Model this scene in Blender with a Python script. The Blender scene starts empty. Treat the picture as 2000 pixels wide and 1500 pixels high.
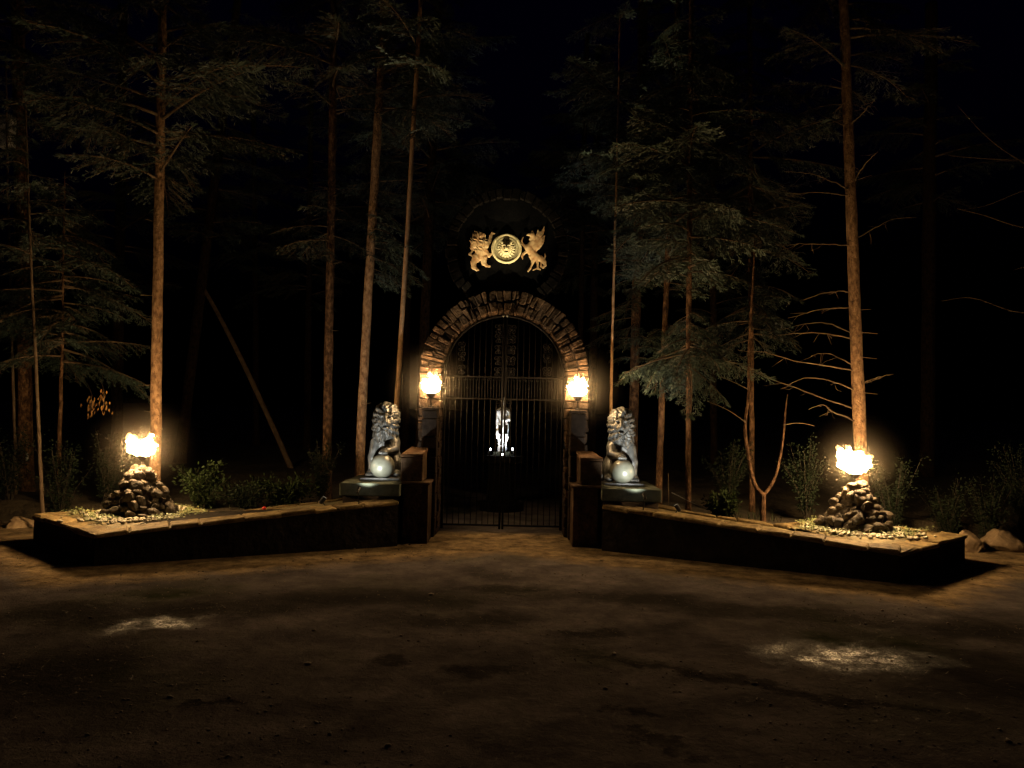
import bpy, math, random
import numpy as np

# ------------------------------------------------------------------ camera, sky, exposure
scene = bpy.context.scene
CAM_H, FOC, ROLL = 2.0, 1500.0, math.radians(1.25)
PITCH = math.atan(50 / 1500)
cam_data = bpy.data.cameras.new('camera')
cam = bpy.data.objects.new('camera', cam_data)
scene.collection.objects.link(cam)
cam.location = (0, 0, CAM_H)
cam_data.sensor_width = 36
cam_data.lens = 36 * FOC / 2000
cam_data.clip_start, cam_data.clip_end = 0.05, 2000
from mathutils import Matrix, Vector
cam.rotation_euler = (Matrix.Rotation(math.pi / 2 + PITCH, 3, 'X') @ Matrix.Rotation(ROLL, 3, 'Z')).to_euler()
scene.camera = cam

SKY = 0.10
world = bpy.data.worlds.new('World')
scene.world = world
world.use_nodes = True
wn = world.node_tree.nodes
sky = wn.new('ShaderNodeTexSky')
sky.sky_type = 'NISHITA'
sky.sun_disc = False
sky.sun_elevation = math.radians(-4)
sky.ozone_density = 6.0
sky.sun_rotation = math.radians(200)
world.node_tree.links.new(sky.outputs[0], wn['Background'].inputs[0])
wn['Background'].inputs[1].default_value = SKY

moon = bpy.data.lights.new('moon_light', 'SUN')
moon.energy = 0.004
moon.angle = math.radians(5)
moon.color = (0.75, 0.85, 1.0)
moon_o = bpy.data.objects.new('moon_light', moon)
moon_o.rotation_euler = (math.radians(38), math.radians(14), 0)
scene.collection.objects.link(moon_o)

vs = scene.view_settings
vs.view_transform = 'Standard'
vs.look = 'None'
vs.exposure = 0.0
vs.gamma = 1.0
vs.use_curve_mapping = False
cy = scene.cycles
cy.use_denoising = True
cy.use_light_tree = True
cy.max_bounces = 3
cy.diffuse_bounces = 1
cy.glossy_bounces = 2
cy.caustics_reflective = False
cy.caustics_refractive = False
cy.sample_clamp_indirect = 1.0

FLAME = 340.0            # emission strength of the torch flames
FLAME_ARCH = 380.0
GLOW = 0.12              # density of the added volume imitating lens bloom round each flame
FLAME_COL = (1.0, 0.63, 0.29)
SPOT_LION = 180.0
SPOT_CREST = 1700.0
SPOT_STATUE = 40.0

rnd = random.Random(7)
nr = np.random.default_rng(7)


# ------------------------------------------------------------------ helpers
def ray(px, py):
    u, v = (px - 1000) / FOC, (750 - py) / FOC
    u, v = u * math.cos(ROLL) - v * math.sin(ROLL), u * math.sin(ROLL) + v * math.cos(ROLL)
    return u, math.cos(PITCH) - v * math.sin(PITCH), math.sin(PITCH) + v * math.cos(PITCH)


def D(px, py, Y):
    """point of the place seen at a photo position, Y metres ahead"""
    a, b, c = ray(px, py)
    t = Y / b
    return np.array((a * t, Y, CAM_H + c * t))


def G(px, py, z=0.0):
    a, b, c = ray(px, py)
    t = (z - CAM_H) / c
    return np.array((a * t, b * t, z))


def mesh(name, V, F, mats=None, smooth=False):
    V = np.asarray(V, dtype=np.float32).reshape(-1, 3)
    me = bpy.data.meshes.new(name)
    if isinstance(F, np.ndarray):
        n, k = F.shape
        me.vertices.add(len(V))
        me.vertices.foreach_set('co', V.ravel())
        me.loops.add(n * k)
        me.loops.foreach_set('vertex_index', F.astype(np.int32).ravel())
        me.polygons.add(n)
        me.polygons.foreach_set('loop_start', np.arange(0, n * k, k, dtype=np.int32))
        me.update(calc_edges=True)
        me.validate()
    else:
        me.from_pydata([tuple(map(float, v)) for v in V], [], F)
        me.update()
    if smooth:
        me.polygons.foreach_set('use_smooth', np.ones(len(me.polygons), dtype=bool))
    if mats:
        me.materials.append(mats)
    return me


def link(o, parent=None):
    scene.collection.objects.link(o)
    if parent is not None:
        o.parent = parent
    return o


ORIG = {}


def thing(name, label, cat, loc, group=None):
    o = bpy.data.objects.new(name, None)
    o.empty_display_size = 0.1
    o.location = tuple(map(float, loc))
    link(o)
    o['label'] = label
    o['category'] = cat
    if group:
        o['group'] = group
    ORIG[o.name] = np.array(loc, dtype=float)
    return o


def part(name, V, F, m, parent, smooth=False, label=None, kind=None):
    """mesh given in world coordinates, stored relative to its thing"""
    org = ORIG[parent.name]
    o = bpy.data.objects.new(name, mesh(name, np.asarray(V, dtype=float).reshape(-1, 3) - org, F, m, smooth))
    link(o, parent)
    ORIG[o.name] = org
    if label:
        o['label'] = label
    if kind:
        o['kind'] = kind
    return o


def solo(name, V, F, m, label, cat, loc, group=None, smooth=False):
    loc = np.array(loc, dtype=float)
    o = bpy.data.objects.new(name, mesh(name, np.asarray(V, dtype=float).reshape(-1, 3) - loc, F, m, smooth))
    o.location = tuple(loc)
    link(o)
    o['label'] = label
    o['category'] = cat
    if group:
        o['group'] = group
    return o


def plain(name, V, F, m, kind, label=None, cat=None, smooth=False):
    o = bpy.data.objects.new(name, mesh(name, V, F, m, smooth))
    link(o)
    o['kind'] = kind
    if label:
        o['label'] = label
    if cat:
        o['category'] = cat
    return o


def join(chunks):
    """list of (V, F array) with equal face size -> one"""
    Vs, Fs, n = [], [], 0
    for V, F in chunks:
        V = np.asarray(V, dtype=float).reshape(-1, 3)
        Vs.append(V)
        Fs.append(np.asarray(F) + n)
        n += len(V)
    return np.concatenate(Vs), np.concatenate(Fs)


BOXF = np.array([(0, 3, 2, 1), (4, 5, 6, 7), (0, 1, 5, 4), (1, 2, 6, 5), (2, 3, 7, 6), (3, 0, 4, 7)])


def box(x0, x1, y0, y1, z0, z1):
    return np.array([(x0, y0, z0), (x1, y0, z0), (x1, y1, z0), (x0, y1, z0),
                     (x0, y0, z1), (x1, y0, z1), (x1, y1, z1), (x0, y1, z1)], dtype=float), BOXF


def prism(poly, z0, tops):
    """poly: list of (x, y) counter-clockwise, tops: height or list"""
    n = len(poly)
    if not hasattr(tops, '__len__'):
        tops = [tops] * n
    V = [(p[0], p[1], z0) for p in poly] + [(p[0], p[1], t) for p, t in zip(poly, tops)]
    F = [tuple(range(n - 1, -1, -1)), tuple(range(n, 2 * n))]
    F += [(i, (i + 1) % n, n + (i + 1) % n, n + i) for i in range(n)]
    return np.array(V), F


def chamfer_block(poly8, c, rg, jit=0.0):
    """hexahedron (8 corner points, box order) with worn edges: 24 points pulled in from its corners"""
    P = np.array(poly8, dtype=float)
    if jit:
        P = P + rg.normal(0, jit, P.shape)
    cen = P.mean(0)
    nb = {0: (1, 3, 4), 1: (0, 2, 5), 2: (3, 1, 6), 3: (2, 0, 7), 4: (5, 7, 0), 5: (4, 6, 1), 6: (7, 5, 2), 7: (6, 4, 3)}
    V, idx = [], {}
    for i in range(8):
        for ax in range(3):
            others = [k for k in range(3) if k != ax]
            q = P[i].copy()
            for k in others:
                e = P[nb[i][k]] - P[i]
                q += e / max(np.linalg.norm(e), 1e-6) * c * (0.7 + 0.6 * rg.random())
            idx[(i, ax)] = len(V)
            V.append(q)
    F = []
    faces = [((0, 3, 2, 1), 2), ((4, 5, 6, 7), 2), ((0, 1, 5, 4), 1), ((1, 2, 6, 5), 0), ((2, 3, 7, 6), 1), ((3, 0, 4, 7), 0)]
    for f, ax in faces:
        F.append(tuple(idx[(i, ax)] for i in f))
    edges = [(0, 1, 2, 1), (1, 2, 2, 0), (2, 3, 2, 1), (3, 0, 2, 0), (4, 5, 2, 1), (5, 6, 2, 0), (6, 7, 2, 1), (7, 4, 2, 0),
             (0, 4, 1, 0), (1, 5, 1, 0), (2, 6, 1, 0), (3, 7, 1, 0)]
    for a, b, m, n in edges:
        q = [idx[(a, m)], idx[(b, m)], idx[(b, n)], idx[(a, n)]]
        pts = np.array([V[k] for k in q])
        nor = np.cross(pts[1] - pts[0], pts[2] - pts[0])
        if np.dot(nor, pts.mean(0) - cen) < 0:
            q = q[::-1]
        F.append(tuple(q))
    for i in range(8):
        q = [idx[(i, 0)], idx[(i, 1)], idx[(i, 2)]]
        pts = np.array([V[k] for k in q])
        if np.dot(np.cross(pts[1] - pts[0], pts[2] - pts[0]), pts.mean(0) - cen) < 0:
            q = q[::-1]
        F.append(tuple(q))
    return np.array(V), F


def tube(pts, radii, sides=8, cap=True):
    pts = np.asarray(pts, dtype=float)
    n = len(pts)
    if not hasattr(radii, '__len__'):
        radii = [radii] * n
    tan = np.gradient(pts, axis=0)
    tan /= np.maximum(np.linalg.norm(tan, axis=1, keepdims=True), 1e-9)
    ref = np.array((0.0, 1.0, 0.0)) if abs(tan[0][1]) < 0.9 else np.array((1.0, 0.0, 0.0))
    V = []
    for i in range(n):
        a = np.cross(tan[i], ref)
        a /= max(np.linalg.norm(a), 1e-9)
        b = np.cross(tan[i], a)
        ref = -np.cross(tan[i], a) if False else ref
        for k in range(sides):
            t = 2 * math.pi * k / sides
            V.append(pts[i] + radii[i] * (math.cos(t) * a + math.sin(t) * b))
    F = []
    for i in range(n - 1):
        for k in range(sides):
            k2 = (k + 1) % sides
            F.append((i * sides + k, (i + 1) * sides + k, (i + 1) * sides + k2, i * sides + k2))
    F = [tuple(f) for f in F]
    if cap:
        V.append(pts[0])
        V.append(pts[-1])
        c0, c1 = len(V) - 2, len(V) - 1
        for k in range(sides):
            k2 = (k + 1) % sides
            F.append((c0, k, k2, k2))
            F.append((c1, (n - 1) * sides + k2, (n - 1) * sides + k, (n - 1) * sides + k))
        F = [f if f[2] != f[3] else f[:3] for f in F]
    return np.array(V), F


def tubeq(pts, r, sides=5):
    V, F = tube(pts, r, sides, cap=False)
    return V, np.array(F)


def smooth_line(pts, n):
    """Catmull-Rom through control points"""
    P = np.asarray(pts, dtype=float)
    P = np.vstack([2 * P[0] - P[1], P, 2 * P[-1] - P[-2]])
    out = []
    m = len(P) - 3
    for t in np.linspace(0, m - 1e-6, n):
        i = int(t)
        u = t - i
        p0, p1, p2, p3 = P[i:i + 4]
        out.append(0.5 * (2 * p1 + (p2 - p0) * u + (2 * p0 - 5 * p1 + 4 * p2 - p3) * u * u + (3 * p1 - p0 - 3 * p2 + p3) * u ** 3))
    return np.array(out)


def ico(sub=2):
    t = (1 + 5 ** .5) / 2
    V = [(-1, t, 0), (1, t, 0), (-1, -t, 0), (1, -t, 0), (0, -1, t), (0, 1, t), (0, -1, -t), (0, 1, -t), (t, 0, -1), (t, 0, 1), (-t, 0, -1), (-t, 0, 1)]
    F = [(0, 11, 5), (0, 5, 1), (0, 1, 7), (0, 7, 10), (0, 10, 11), (1, 5, 9), (5, 11, 4), (11, 10, 2), (10, 7, 6), (7, 1, 8),
         (3, 9, 4), (3, 4, 2), (3, 2, 6), (3, 6, 8), (3, 8, 9), (4, 9, 5), (2, 4, 11), (6, 2, 10), (8, 6, 7), (9, 8, 1)]
    V = [np.array(v) / np.linalg.norm(v) for v in V]
    for _ in range(sub):
        cache, F2 = {}, []
        def mid(a, b):
            k = (min(a, b), max(a, b))
            if k not in cache:
                m = V[a] + V[b]
                V.append(m / np.linalg.norm(m))
                cache[k] = len(V) - 1
            return cache[k]
        for a, b, c in F:
            x, y, z = mid(a, b), mid(b, c), mid(c, a)
            F2 += [(a, x, z), (b, y, x), (c, z, y), (x, y, z)]
        F = F2
    return np.array(V), np.array(F)


ICO0, ICO1, ICO2, ICO3 = ico(0), ico(1), ico(2), ico(3)


def rock(cen, size, rg, base=ICO2, rough=0.25):
    V, F = base
    V = V.copy()
    for _ in range(11):
        n = rg.normal(size=3)
        n /= np.linalg.norm(n)
        d = 0.50 + 0.32 * rg.random()
        h = V @ n
        V -= np.outer(np.maximum(h - d, 0), n)          # flat broken faces
    V += rg.normal(0, 0.02, V.shape)
    k = rg.normal(size=(3, 3))
    q, _ = np.linalg.qr(k)
    V = V * (1 + rough * rg.normal(0, 0.3, 3))
    V = (V @ q) * np.array(size)
    return V + np.array(cen), F


# signed-distance modelling -> surface nets
class Grid:
    def __init__(s, lo, hi, h):
        s.lo, s.h = np.array(lo, float), h
        n = np.ceil((np.array(hi) - s.lo) / h).astype(int) + 1
        ax = [s.lo[i] + h * np.arange(n[i]) for i in range(3)]
        s.X, s.Y, s.Z = np.meshgrid(*ax, indexing='ij')
        s.v = np.full(s.X.shape, 1e3)

    def sm(s, d, k=0.03):
        if k <= 0:
            s.v = np.minimum(s.v, d)
        else:
            h = np.clip(0.5 + 0.5 * (s.v - d) / k, 0, 1)
            s.v = s.v * (1 - h) + d * h - k * h * (1 - h)

    def cut(s, d, k=0.01):
        h = np.clip(0.5 - 0.5 * (s.v + d) / k, 0, 1)
        s.v = s.v * (1 - h) - d * h + k * h * (1 - h)

    def ell(s, c, r):
        x, y, z = (s.X - c[0]) / r[0], (s.Y - c[1]) / r[1], (s.Z - c[2]) / r[2]
        k = np.sqrt(x * x + y * y + z * z)
        return (k - 1) * min(r)

    def cone(s, a, b, ra, rb):
        a, b = np.array(a, float), np.array(b, float)
        ba = b - a
        t = ((s.X - a[0]) * ba[0] + (s.Y - a[1]) * ba[1] + (s.Z - a[2]) * ba[2]) / np.dot(ba, ba)
        t = np.clip(t, 0, 1)
        d = np.sqrt((s.X - a[0] - t * ba[0]) ** 2 + (s.Y - a[1] - t * ba[1]) ** 2 + (s.Z - a[2] - t * ba[2]) ** 2)
        return d - (ra + (rb - ra) * t)

    def chain(s, pts, rad, k=0.02):
        for i in range(len(pts) - 1):
            s.sm(s.cone(pts[i], pts[i + 1], rad[i], rad[i + 1]), k)

    def surf(s):
        v = s.v
        ins = v < 0
        nx, ny, nz = v.shape
        c = np.zeros((nx - 1, ny - 1, nz - 1), int)
        for i in (0, 1):
            for j in (0, 1):
                for k in (0, 1):
                    c += ins[i:nx - 1 + i, j:ny - 1 + j, k:nz - 1 + k]
        act = (c > 0) & (c < 8)
        ids = -np.ones(act.shape, int)
        cells = np.argwhere(act)
        ids[act] = np.arange(len(cells))
        acc, cnt = np.zeros((len(cells), 3)), np.zeros(len(cells))
        corners = [(i, j, k) for i in (0, 1) for j in (0, 1) for k in (0, 1)]
        for a in corners:
            for ax in range(3):
                if a[ax]:
                    continue
                b = list(a)
                b[ax] = 1
                ia, ib = cells + np.array(a), cells + np.array(b)
                va, vb = v[tuple(ia.T)], v[tuple(ib.T)]
                m = (va < 0) != (vb < 0)
                t = va[m] / (va[m] - vb[m])
                p = np.tile(np.array(a, float), (m.sum(), 1))
                p[:, ax] = t
                acc[m] += p
                cnt[m] += 1
        P = s.lo + s.h * (cells + acc / cnt[:, None])
        Fs = []
        for ax in range(3):
            u, w = (ax + 1) % 3, (ax + 2) % 3
            sl0 = [slice(1, n - 1) for n in v.shape]
            sl1 = [slice(1, n - 1) for n in v.shape]
            sl0[ax], sl1[ax] = slice(0, v.shape[ax] - 1), slice(1, v.shape[ax])
            A, B = ins[tuple(sl0)], ins[tuple(sl1)]
            for flag, inv in ((A & ~B, False), (~A & B, True)):
                e = np.argwhere(flag)
                off = np.ones(3, int)
                off[ax] = 0
                e = e + off
                q = []
                for du, dw in ((-1, -1), (0, -1), (0, 0), (-1, 0)):
                    cc = e.copy()
                    cc[:, u] += du
                    cc[:, w] += dw
                    q.append(ids[tuple(cc.T)])
                q = np.stack(q, 1)
                Fs.append(q[:, ::-1] if inv else q)
        return P, np.concatenate(Fs)


# ------------------------------------------------------------------ materials
def mat(name, c1, c2=None, rough=0.85, metal=0.0, scale=6.0, bump=0.3, bscale=None, spec=0.3, detail=8, c3=None, dist=0.02, stretch=None, sss=None):
    m = bpy.data.materials.new(name)
    m.use_nodes = True
    nt = m.node_tree
    N, L = nt.nodes, nt.links
    b = N['Principled BSDF']
    b.inputs['Roughness'].default_value = rough
    b.inputs['Metallic'].default_value = metal
    b.inputs['Specular IOR Level'].default_value = spec
    tc = N.new('ShaderNodeTexCoord')
    vec = tc.outputs['Object']
    if stretch:
        mp = N.new('ShaderNodeMapping')
        mp.inputs['Scale'].default_value = stretch
        L.new(vec, mp.inputs[0])
        vec = mp.outputs[0]
    nz = N.new('ShaderNodeTexNoise')
    nz.inputs['Scale'].default_value = scale
    nz.inputs['Detail'].default_value = detail
    nz.inputs['Roughness'].default_value = 0.65
    L.new(vec, nz.inputs['Vector'])
    rp = N.new('ShaderNodeValToRGB')
    rp.color_ramp.elements[0].position, rp.color_ramp.elements[1].position = 0.35, 0.68
    rp.color_ramp.elements[0].color = (*c1, 1)
    rp.color_ramp.elements[1].color = (*(c2 or c1), 1)
    if c3:
        e = rp.color_ramp.elements.new(0.5)
        e.color = (*c3, 1)
    L.new(nz.outputs['Fac'], rp.inputs[0])
    # each object gets its own slight tint
    oi = N.new('ShaderNodeObjectInfo')
    mr = N.new('ShaderNodeMapRange')
    mr.inputs[3].default_value, mr.inputs[4].default_value = 0.72, 1.25
    L.new(oi.outputs['Random'], mr.inputs[0])
    hs = N.new('ShaderNodeHueSaturation')
    L.new(mr.outputs[0], hs.inputs['Value'])
    L.new(rp.outputs[0], hs.inputs['Color'])
    L.new(hs.outputs[0], b.inputs['Base Color'])
    if bump:
        n2 = N.new('ShaderNodeTexNoise')
        n2.inputs['Scale'].default_value = bscale or scale * 4
        n2.inputs['Detail'].default_value = 6
        L.new(vec, n2.inputs['Vector'])
        bp = N.new('ShaderNodeBump')
        bp.inputs['Strength'].default_value = bump
        bp.inputs['Distance'].default_value = dist
        L.new(n2.outputs['Fac'], bp.inputs['Height'])
        L.new(bp.outputs[0], b.inputs['Normal'])
    return m


def emit(name, col, strength):
    m = bpy.data.materials.new(name)
    m.use_nodes = True
    N = m.node_tree.nodes
    N.remove(N['Principled BSDF'])
    e = N.new('ShaderNodeEmission')
    e.inputs[0].default_value = (*col, 1)
    e.inputs[1].default_value = strength
    m.node_tree.links.new(e.outputs[0], N['Material Output'].inputs[0])
    return m


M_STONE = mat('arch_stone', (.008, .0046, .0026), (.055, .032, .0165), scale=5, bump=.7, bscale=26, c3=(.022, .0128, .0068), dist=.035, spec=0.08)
M_MORTAR = mat('mortar', (.008, .005, .0035), (.026, .0165, .0095), scale=20, bump=.5, spec=0.08)
M_WALL = mat('planter_wall_stone', (.010, .008, .006), (.028, .022, .016), scale=4, bump=.8, bscale=9, dist=.05, spec=0.04)
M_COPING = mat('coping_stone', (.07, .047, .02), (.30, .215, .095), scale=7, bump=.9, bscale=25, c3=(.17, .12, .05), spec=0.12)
M_WING = mat('wing_stone', (.024, .015, .009), (.085, .053, .03), scale=6, bump=.8, bscale=14, dist=.04, spec=0.05)
M_WCOP = mat('wing_coping_stone', (.03, .016, .008), (.11, .06, .028), scale=6, bump=.8, bscale=25, spec=0.08)
M_SOIL = mat('planter_soil', (.10, .08, .036), (.27, .21, .09), scale=9, bump=.8, bscale=40, c3=(.18, .14, .06))
M_ROCK = mat('cairn_rock', (.028, .023, .017), (.13, .10, .06), scale=7, bump=.8, bscale=24, dist=.04, rough=.75, c3=(.065, .05, .032))
M_BOULDER = mat('boulder_rock', (.16, .11, .06), (.38, .27, .15), scale=5, bump=.6, bscale=18)
M_PEBBLE = mat('pebble', (.30, .27, .19), (.6, .55, .42), scale=8, bump=.2)
M_GRIT = mat('grit', (.05, .036, .022), (.2, .15, .1), scale=3, bump=0)
M_IVY = mat('groundcover_leaf', (.09, .12, .04), (.26, .28, .12), scale=14, bump=0, rough=.5)
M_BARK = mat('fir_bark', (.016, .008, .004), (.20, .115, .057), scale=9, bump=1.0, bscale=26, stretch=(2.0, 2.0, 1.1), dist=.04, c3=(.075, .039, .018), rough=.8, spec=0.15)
M_BARK_LIT_SMOOTH = mat('torchlit_smooth_bark', (.30, .17, .08), (.55, .34, .18), scale=9, bump=.5, bscale=26, stretch=(2.0, 2.0, 1.1), spec=.1)  # thin trunks by the arch: torchlight brightness mixed into the bark colour
M_BARK_DIM = mat('shaded_fir_bark', (.006, .004, .003), (.045, .027, .015), scale=9, bump=1.0, bscale=26, stretch=(2.0, 2.0, 1.1), dist=.04, spec=0.05)  # distant trunks: fir bark darkened in colour to stand for night shade
M_BARK_LIT = mat('torchlit_fir_bark', (.10, .052, .024), (.42, .26, .135), scale=9, bump=1.0, bscale=26, stretch=(2.0, 2.0, 1.1), dist=.04, c3=(.25, .145, .07), rough=.8)  # fir bark copy lightened so its colour carries the torch glow
M_TWIG = mat('bare_branch', (.05, .034, .02), (.12, .082, .046), scale=10, bump=.3)
M_NEEDLE = mat('fir_needles', (.008, .015, .012), (.028, .044, .033), scale=1.3, bump=0, rough=.55, spec=.4)
M_NEEDLE_LIT = mat('fir_needles_lit', (.022, .036, .027), (.072, .098, .07), scale=1.3, bump=0, rough=.5, spec=.4)  # needle copy brightened to put lamp and torch light into the colour
M_DRYLEAF = mat('dry_leaf', (.11, .05, .012), (.19, .10, .025), scale=9, bump=0)
M_SHRUB = mat('shrub_leaf', (.004, .0075, .0036), (.014, .021, .010), scale=5, bump=0, rough=.7, spec=.08)
M_STEM = mat('shrub_stem', (.012, .009, .006), (.03, .023, .014), scale=10, bump=0)
M_FERN = mat('fern_leaf', (.009, .017, .005), (.028, .042, .0125), scale=8, bump=0, rough=.7, spec=.08)
M_IRON = mat('wrought_iron', (.0016, .0012, .001), (.0045, .0034, .0026), rough=.75, metal=.0, scale=15, bump=.2, spec=.1)
M_BRONZE = mat('weathered_bronze', (.015, .015, .013), (.10, .10, .094), rough=.4, metal=.0, scale=9, bump=.35, bscale=30, c3=(.045, .045, .041), spec=.35)
M_BALL = mat('polished_stone', (.085, .088, .066), (.12, .122, .098), rough=.32, metal=.0, scale=12, bump=.04, spec=.5)
M_SLAB = mat('slab_stone', (.04, .046, .031), (.10, .11, .075), scale=5, bump=.3, bscale=30)
M_PILLAR = mat('gate_pillar_stone', (.011, .0078, .006), (.034, .024, .017), scale=5, bump=.6, bscale=18, spec=0.04)
M_PLAQUE = mat('black_plaque', (.0012, .0011, .001), (.003, .0027, .0024), rough=.9, scale=8, bump=.2, spec=.05)
M_PLRING = mat('plaque_ring_stone', (.0028, .0024, .002), (.0085, .007, .0058), scale=10, bump=.5, spec=0.02)
M_GOLD = mat('carved_gold_figure', (.42, .20, .075), (.68, .50, .26), rough=.55, scale=14, bump=.3, c3=(.58, .36, .16), spec=.4)
M_CREAM = mat('medallion_cream', (.44, .36, .18), (.62, .54, .30), rough=.55, scale=10, bump=.2)
M_MARBLE = mat('white_marble', (.72, .72, .70), (.85, .85, .82), rough=.5, scale=8, bump=.1)
M_HOUSING = mat('lamp_housing', (.015, .015, .015), (.03, .03, .03), rough=.4, metal=.4, bump=0)
M_BOX = mat('weathered_board', (.25, .25, .24), (.38, .38, .36), scale=8, bump=.3, stretch=(1, 1, .2))
M_RED = mat('red_ball', (.5, .03, .02), (.55, .05, .03), bump=0, rough=.4)
M_FLOOR = mat('forest_duff', (.014, .010, .006), (.04, .03, .016), scale=3, bump=.8, bscale=14, dist=.05, c3=(.04, .03, .016))
M_FLAME = emit('flame', FLAME_COL, FLAME)
M_FLAME2 = emit('flame_by_arch', FLAME_COL, FLAME_ARCH)
M_TIPS = emit('flame_tips', (1.0, .62, .22), 2.6)
M_LENS = emit('lamp_lens', (.85, .95, 1.0), 30)
M_LENS2 = emit('small_lamp_lens', (.9, .95, 1.0), 60)
M_LENSW = emit('crest_lamp_lens', (1, .86, .6), .6)


XC = -0.13                       # axis of the gateway


def ground_material():
    m = bpy.data.materials.new('packed_earth')
    m.use_nodes = True
    N, L = m.node_tree.nodes, m.node_tree.links
    b = N['Principled BSDF']
    b.inputs['Specular IOR Level'].default_value = 0.35
    b.inputs['Specular Tint'].default_value = (1, .84, .38, 1)
    tc = N.new('ShaderNodeTexCoord')
    P = tc.outputs['Object']

    def noise(scale, detail=6, rough=.6, vec=P):
        n = N.new('ShaderNodeTexNoise')
        n.inputs['Scale'].default_value = scale
        n.inputs['Detail'].default_value = detail
        n.inputs['Roughness'].default_value = rough
        L.new(vec, n.inputs['Vector'])
        return n

    def ramp(src, p0, p1, c0, c1):
        r = N.new('ShaderNodeValToRGB')
        r.color_ramp.elements[0].position, r.color_ramp.elements[1].position = p0, p1
        r.color_ramp.elements[0].color, r.color_ramp.elements[1].color = (*c0, 1), (*c1, 1)
        L.new(src, r.inputs[0])
        return r.outputs[0]

    def mix(fac, a, c, mode='MIX'):
        x = N.new('ShaderNodeMix')
        x.data_type = 'RGBA'
        x.blend_type = mode
        if isinstance(fac, float):
            x.inputs[0].default_value = fac
        else:
            L.new(fac, x.inputs[0])
        L.new(a, x.inputs[6])
        if isinstance(c, tuple):
            x.inputs[7].default_value = (*c, 1)
        else:
            L.new(c, x.inputs[7])
        return x.outputs[2]

    def math_(op, a, c=None, v=0.0):
        x = N.new('ShaderNodeMath')
        x.operation = op
        L.new(a, x.inputs[0])
        if c is not None:
            L.new(c, x.inputs[1])
        else:
            x.inputs[1].default_value = v
        return x.outputs[0]

    warpn = noise(1.1, 5)
    mpv = N.new('ShaderNodeVectorMath')
    mpv.operation = 'MULTIPLY_ADD'
    L.new(warpn.outputs['Color'], mpv.inputs[0])
    mpv.inputs[1].default_value = (1.4, 1.0, 0)
    L.new(P, mpv.inputs[2])
    wf = noise(6.0, 6, .7)
    mp2 = N.new('ShaderNodeVectorMath')
    mp2.operation = 'MULTIPLY_ADD'
    L.new(wf.outputs['Color'], mp2.inputs[0])
    mp2.inputs[1].default_value = (.5, .5, 0)
    L.new(mpv.outputs[0], mp2.inputs[2])
    W = mp2.outputs[0]

    def patch(cx, cyy, rx, ry, rot=0.0, soft=.45):
        mp = N.new('ShaderNodeMapping')
        mp.vector_type = 'TEXTURE'
        mp.inputs['Location'].default_value = (cx + .95, cyy + .75, 0)
        mp.inputs['Rotation'].default_value = (0, 0, rot)
        mp.inputs['Scale'].default_value = (rx, ry, 1)
        L.new(W, mp.inputs[0])
        ln = N.new('ShaderNodeVectorMath')
        ln.operation = 'LENGTH'
        L.new(mp.outputs[0], ln.inputs[0])
        mr = N.new('ShaderNodeMapRange')
        mr.interpolation_type = 'SMOOTHSTEP'
        mr.inputs[1].default_value, mr.inputs[2].default_value = 1.0, 1.0 - soft
        L.new(ln.outputs['Value'], mr.inputs[0])
        return mr.outputs[0]

    col = ramp(noise(.9, 8, .65).outputs['Fac'], .3, .72, (.04, .0345, .0345), (.20, .168, .152))
    col = mix(ramp(noise(14, 6, .7).outputs['Fac'], .35, .7, (0, 0, 0), (.55, .55, .55)), col, (.08, .068, .06))
    moss = ramp(noise(.45, 5, .6).outputs['Fac'], .52, .68, (0, 0, 0), (1, 1, 1))
    col = mix(moss, col, (.028, .030, .014))
    # paler strip along the foot of the walls and before the gate
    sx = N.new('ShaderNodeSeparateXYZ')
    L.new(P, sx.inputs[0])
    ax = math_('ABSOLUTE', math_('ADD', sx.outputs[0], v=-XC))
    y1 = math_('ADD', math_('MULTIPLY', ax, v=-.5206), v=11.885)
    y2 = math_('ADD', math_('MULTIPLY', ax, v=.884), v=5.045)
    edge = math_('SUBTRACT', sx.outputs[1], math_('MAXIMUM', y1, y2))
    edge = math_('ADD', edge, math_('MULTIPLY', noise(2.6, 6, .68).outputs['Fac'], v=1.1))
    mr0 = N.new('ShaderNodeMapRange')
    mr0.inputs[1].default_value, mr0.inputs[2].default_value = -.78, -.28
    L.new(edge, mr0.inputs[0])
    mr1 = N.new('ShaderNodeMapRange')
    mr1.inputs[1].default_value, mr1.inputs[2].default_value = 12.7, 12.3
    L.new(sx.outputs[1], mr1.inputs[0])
    PALE_STRIP = math_('MULTIPLY', mr0.outputs[0], mr1.outputs[0])
    # damp stains, tyre-worn bands and broad darker patches beyond the pale strip
    dark = None
    for a in GROUND_DARK_PATCHES:
        p = patch(*a)
        dark = p if dark is None else math_('MAXIMUM', dark, p)
    mot = ramp(noise(1.7, 7, .7).outputs['Fac'], .40, .60, (0, 0, 0), (1, 1, 1))
    col = mix(math_('MULTIPLY', mot, v=.5), col, (.026, .022, .02))
    col = mix(math_('MULTIPLY', dark, v=.68), col, (.011, .0095, .0075))
    wet = None
    for a in GROUND_WET:
        p = patch(*a)
        wet = p if wet is None else math_('MAXIMUM', wet, p)
    wet = math_('MULTIPLY', wet, ramp(noise(4.5, 6, .7).outputs['Fac'], .40, .60, (.08,) * 3, (1, 1, 1)))
    col = mix(math_('MULTIPLY', wet, v=.6), col, (.022, .020, .010))
    wet = math_('MULTIPLY', wet, ramp(noise(45, 4, .7).outputs['Fac'], .40, .56, (.25,) * 3, (1, 1, 1)))
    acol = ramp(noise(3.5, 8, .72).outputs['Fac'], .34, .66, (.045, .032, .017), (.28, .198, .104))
    col = mix(PALE_STRIP, col, acol)
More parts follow.
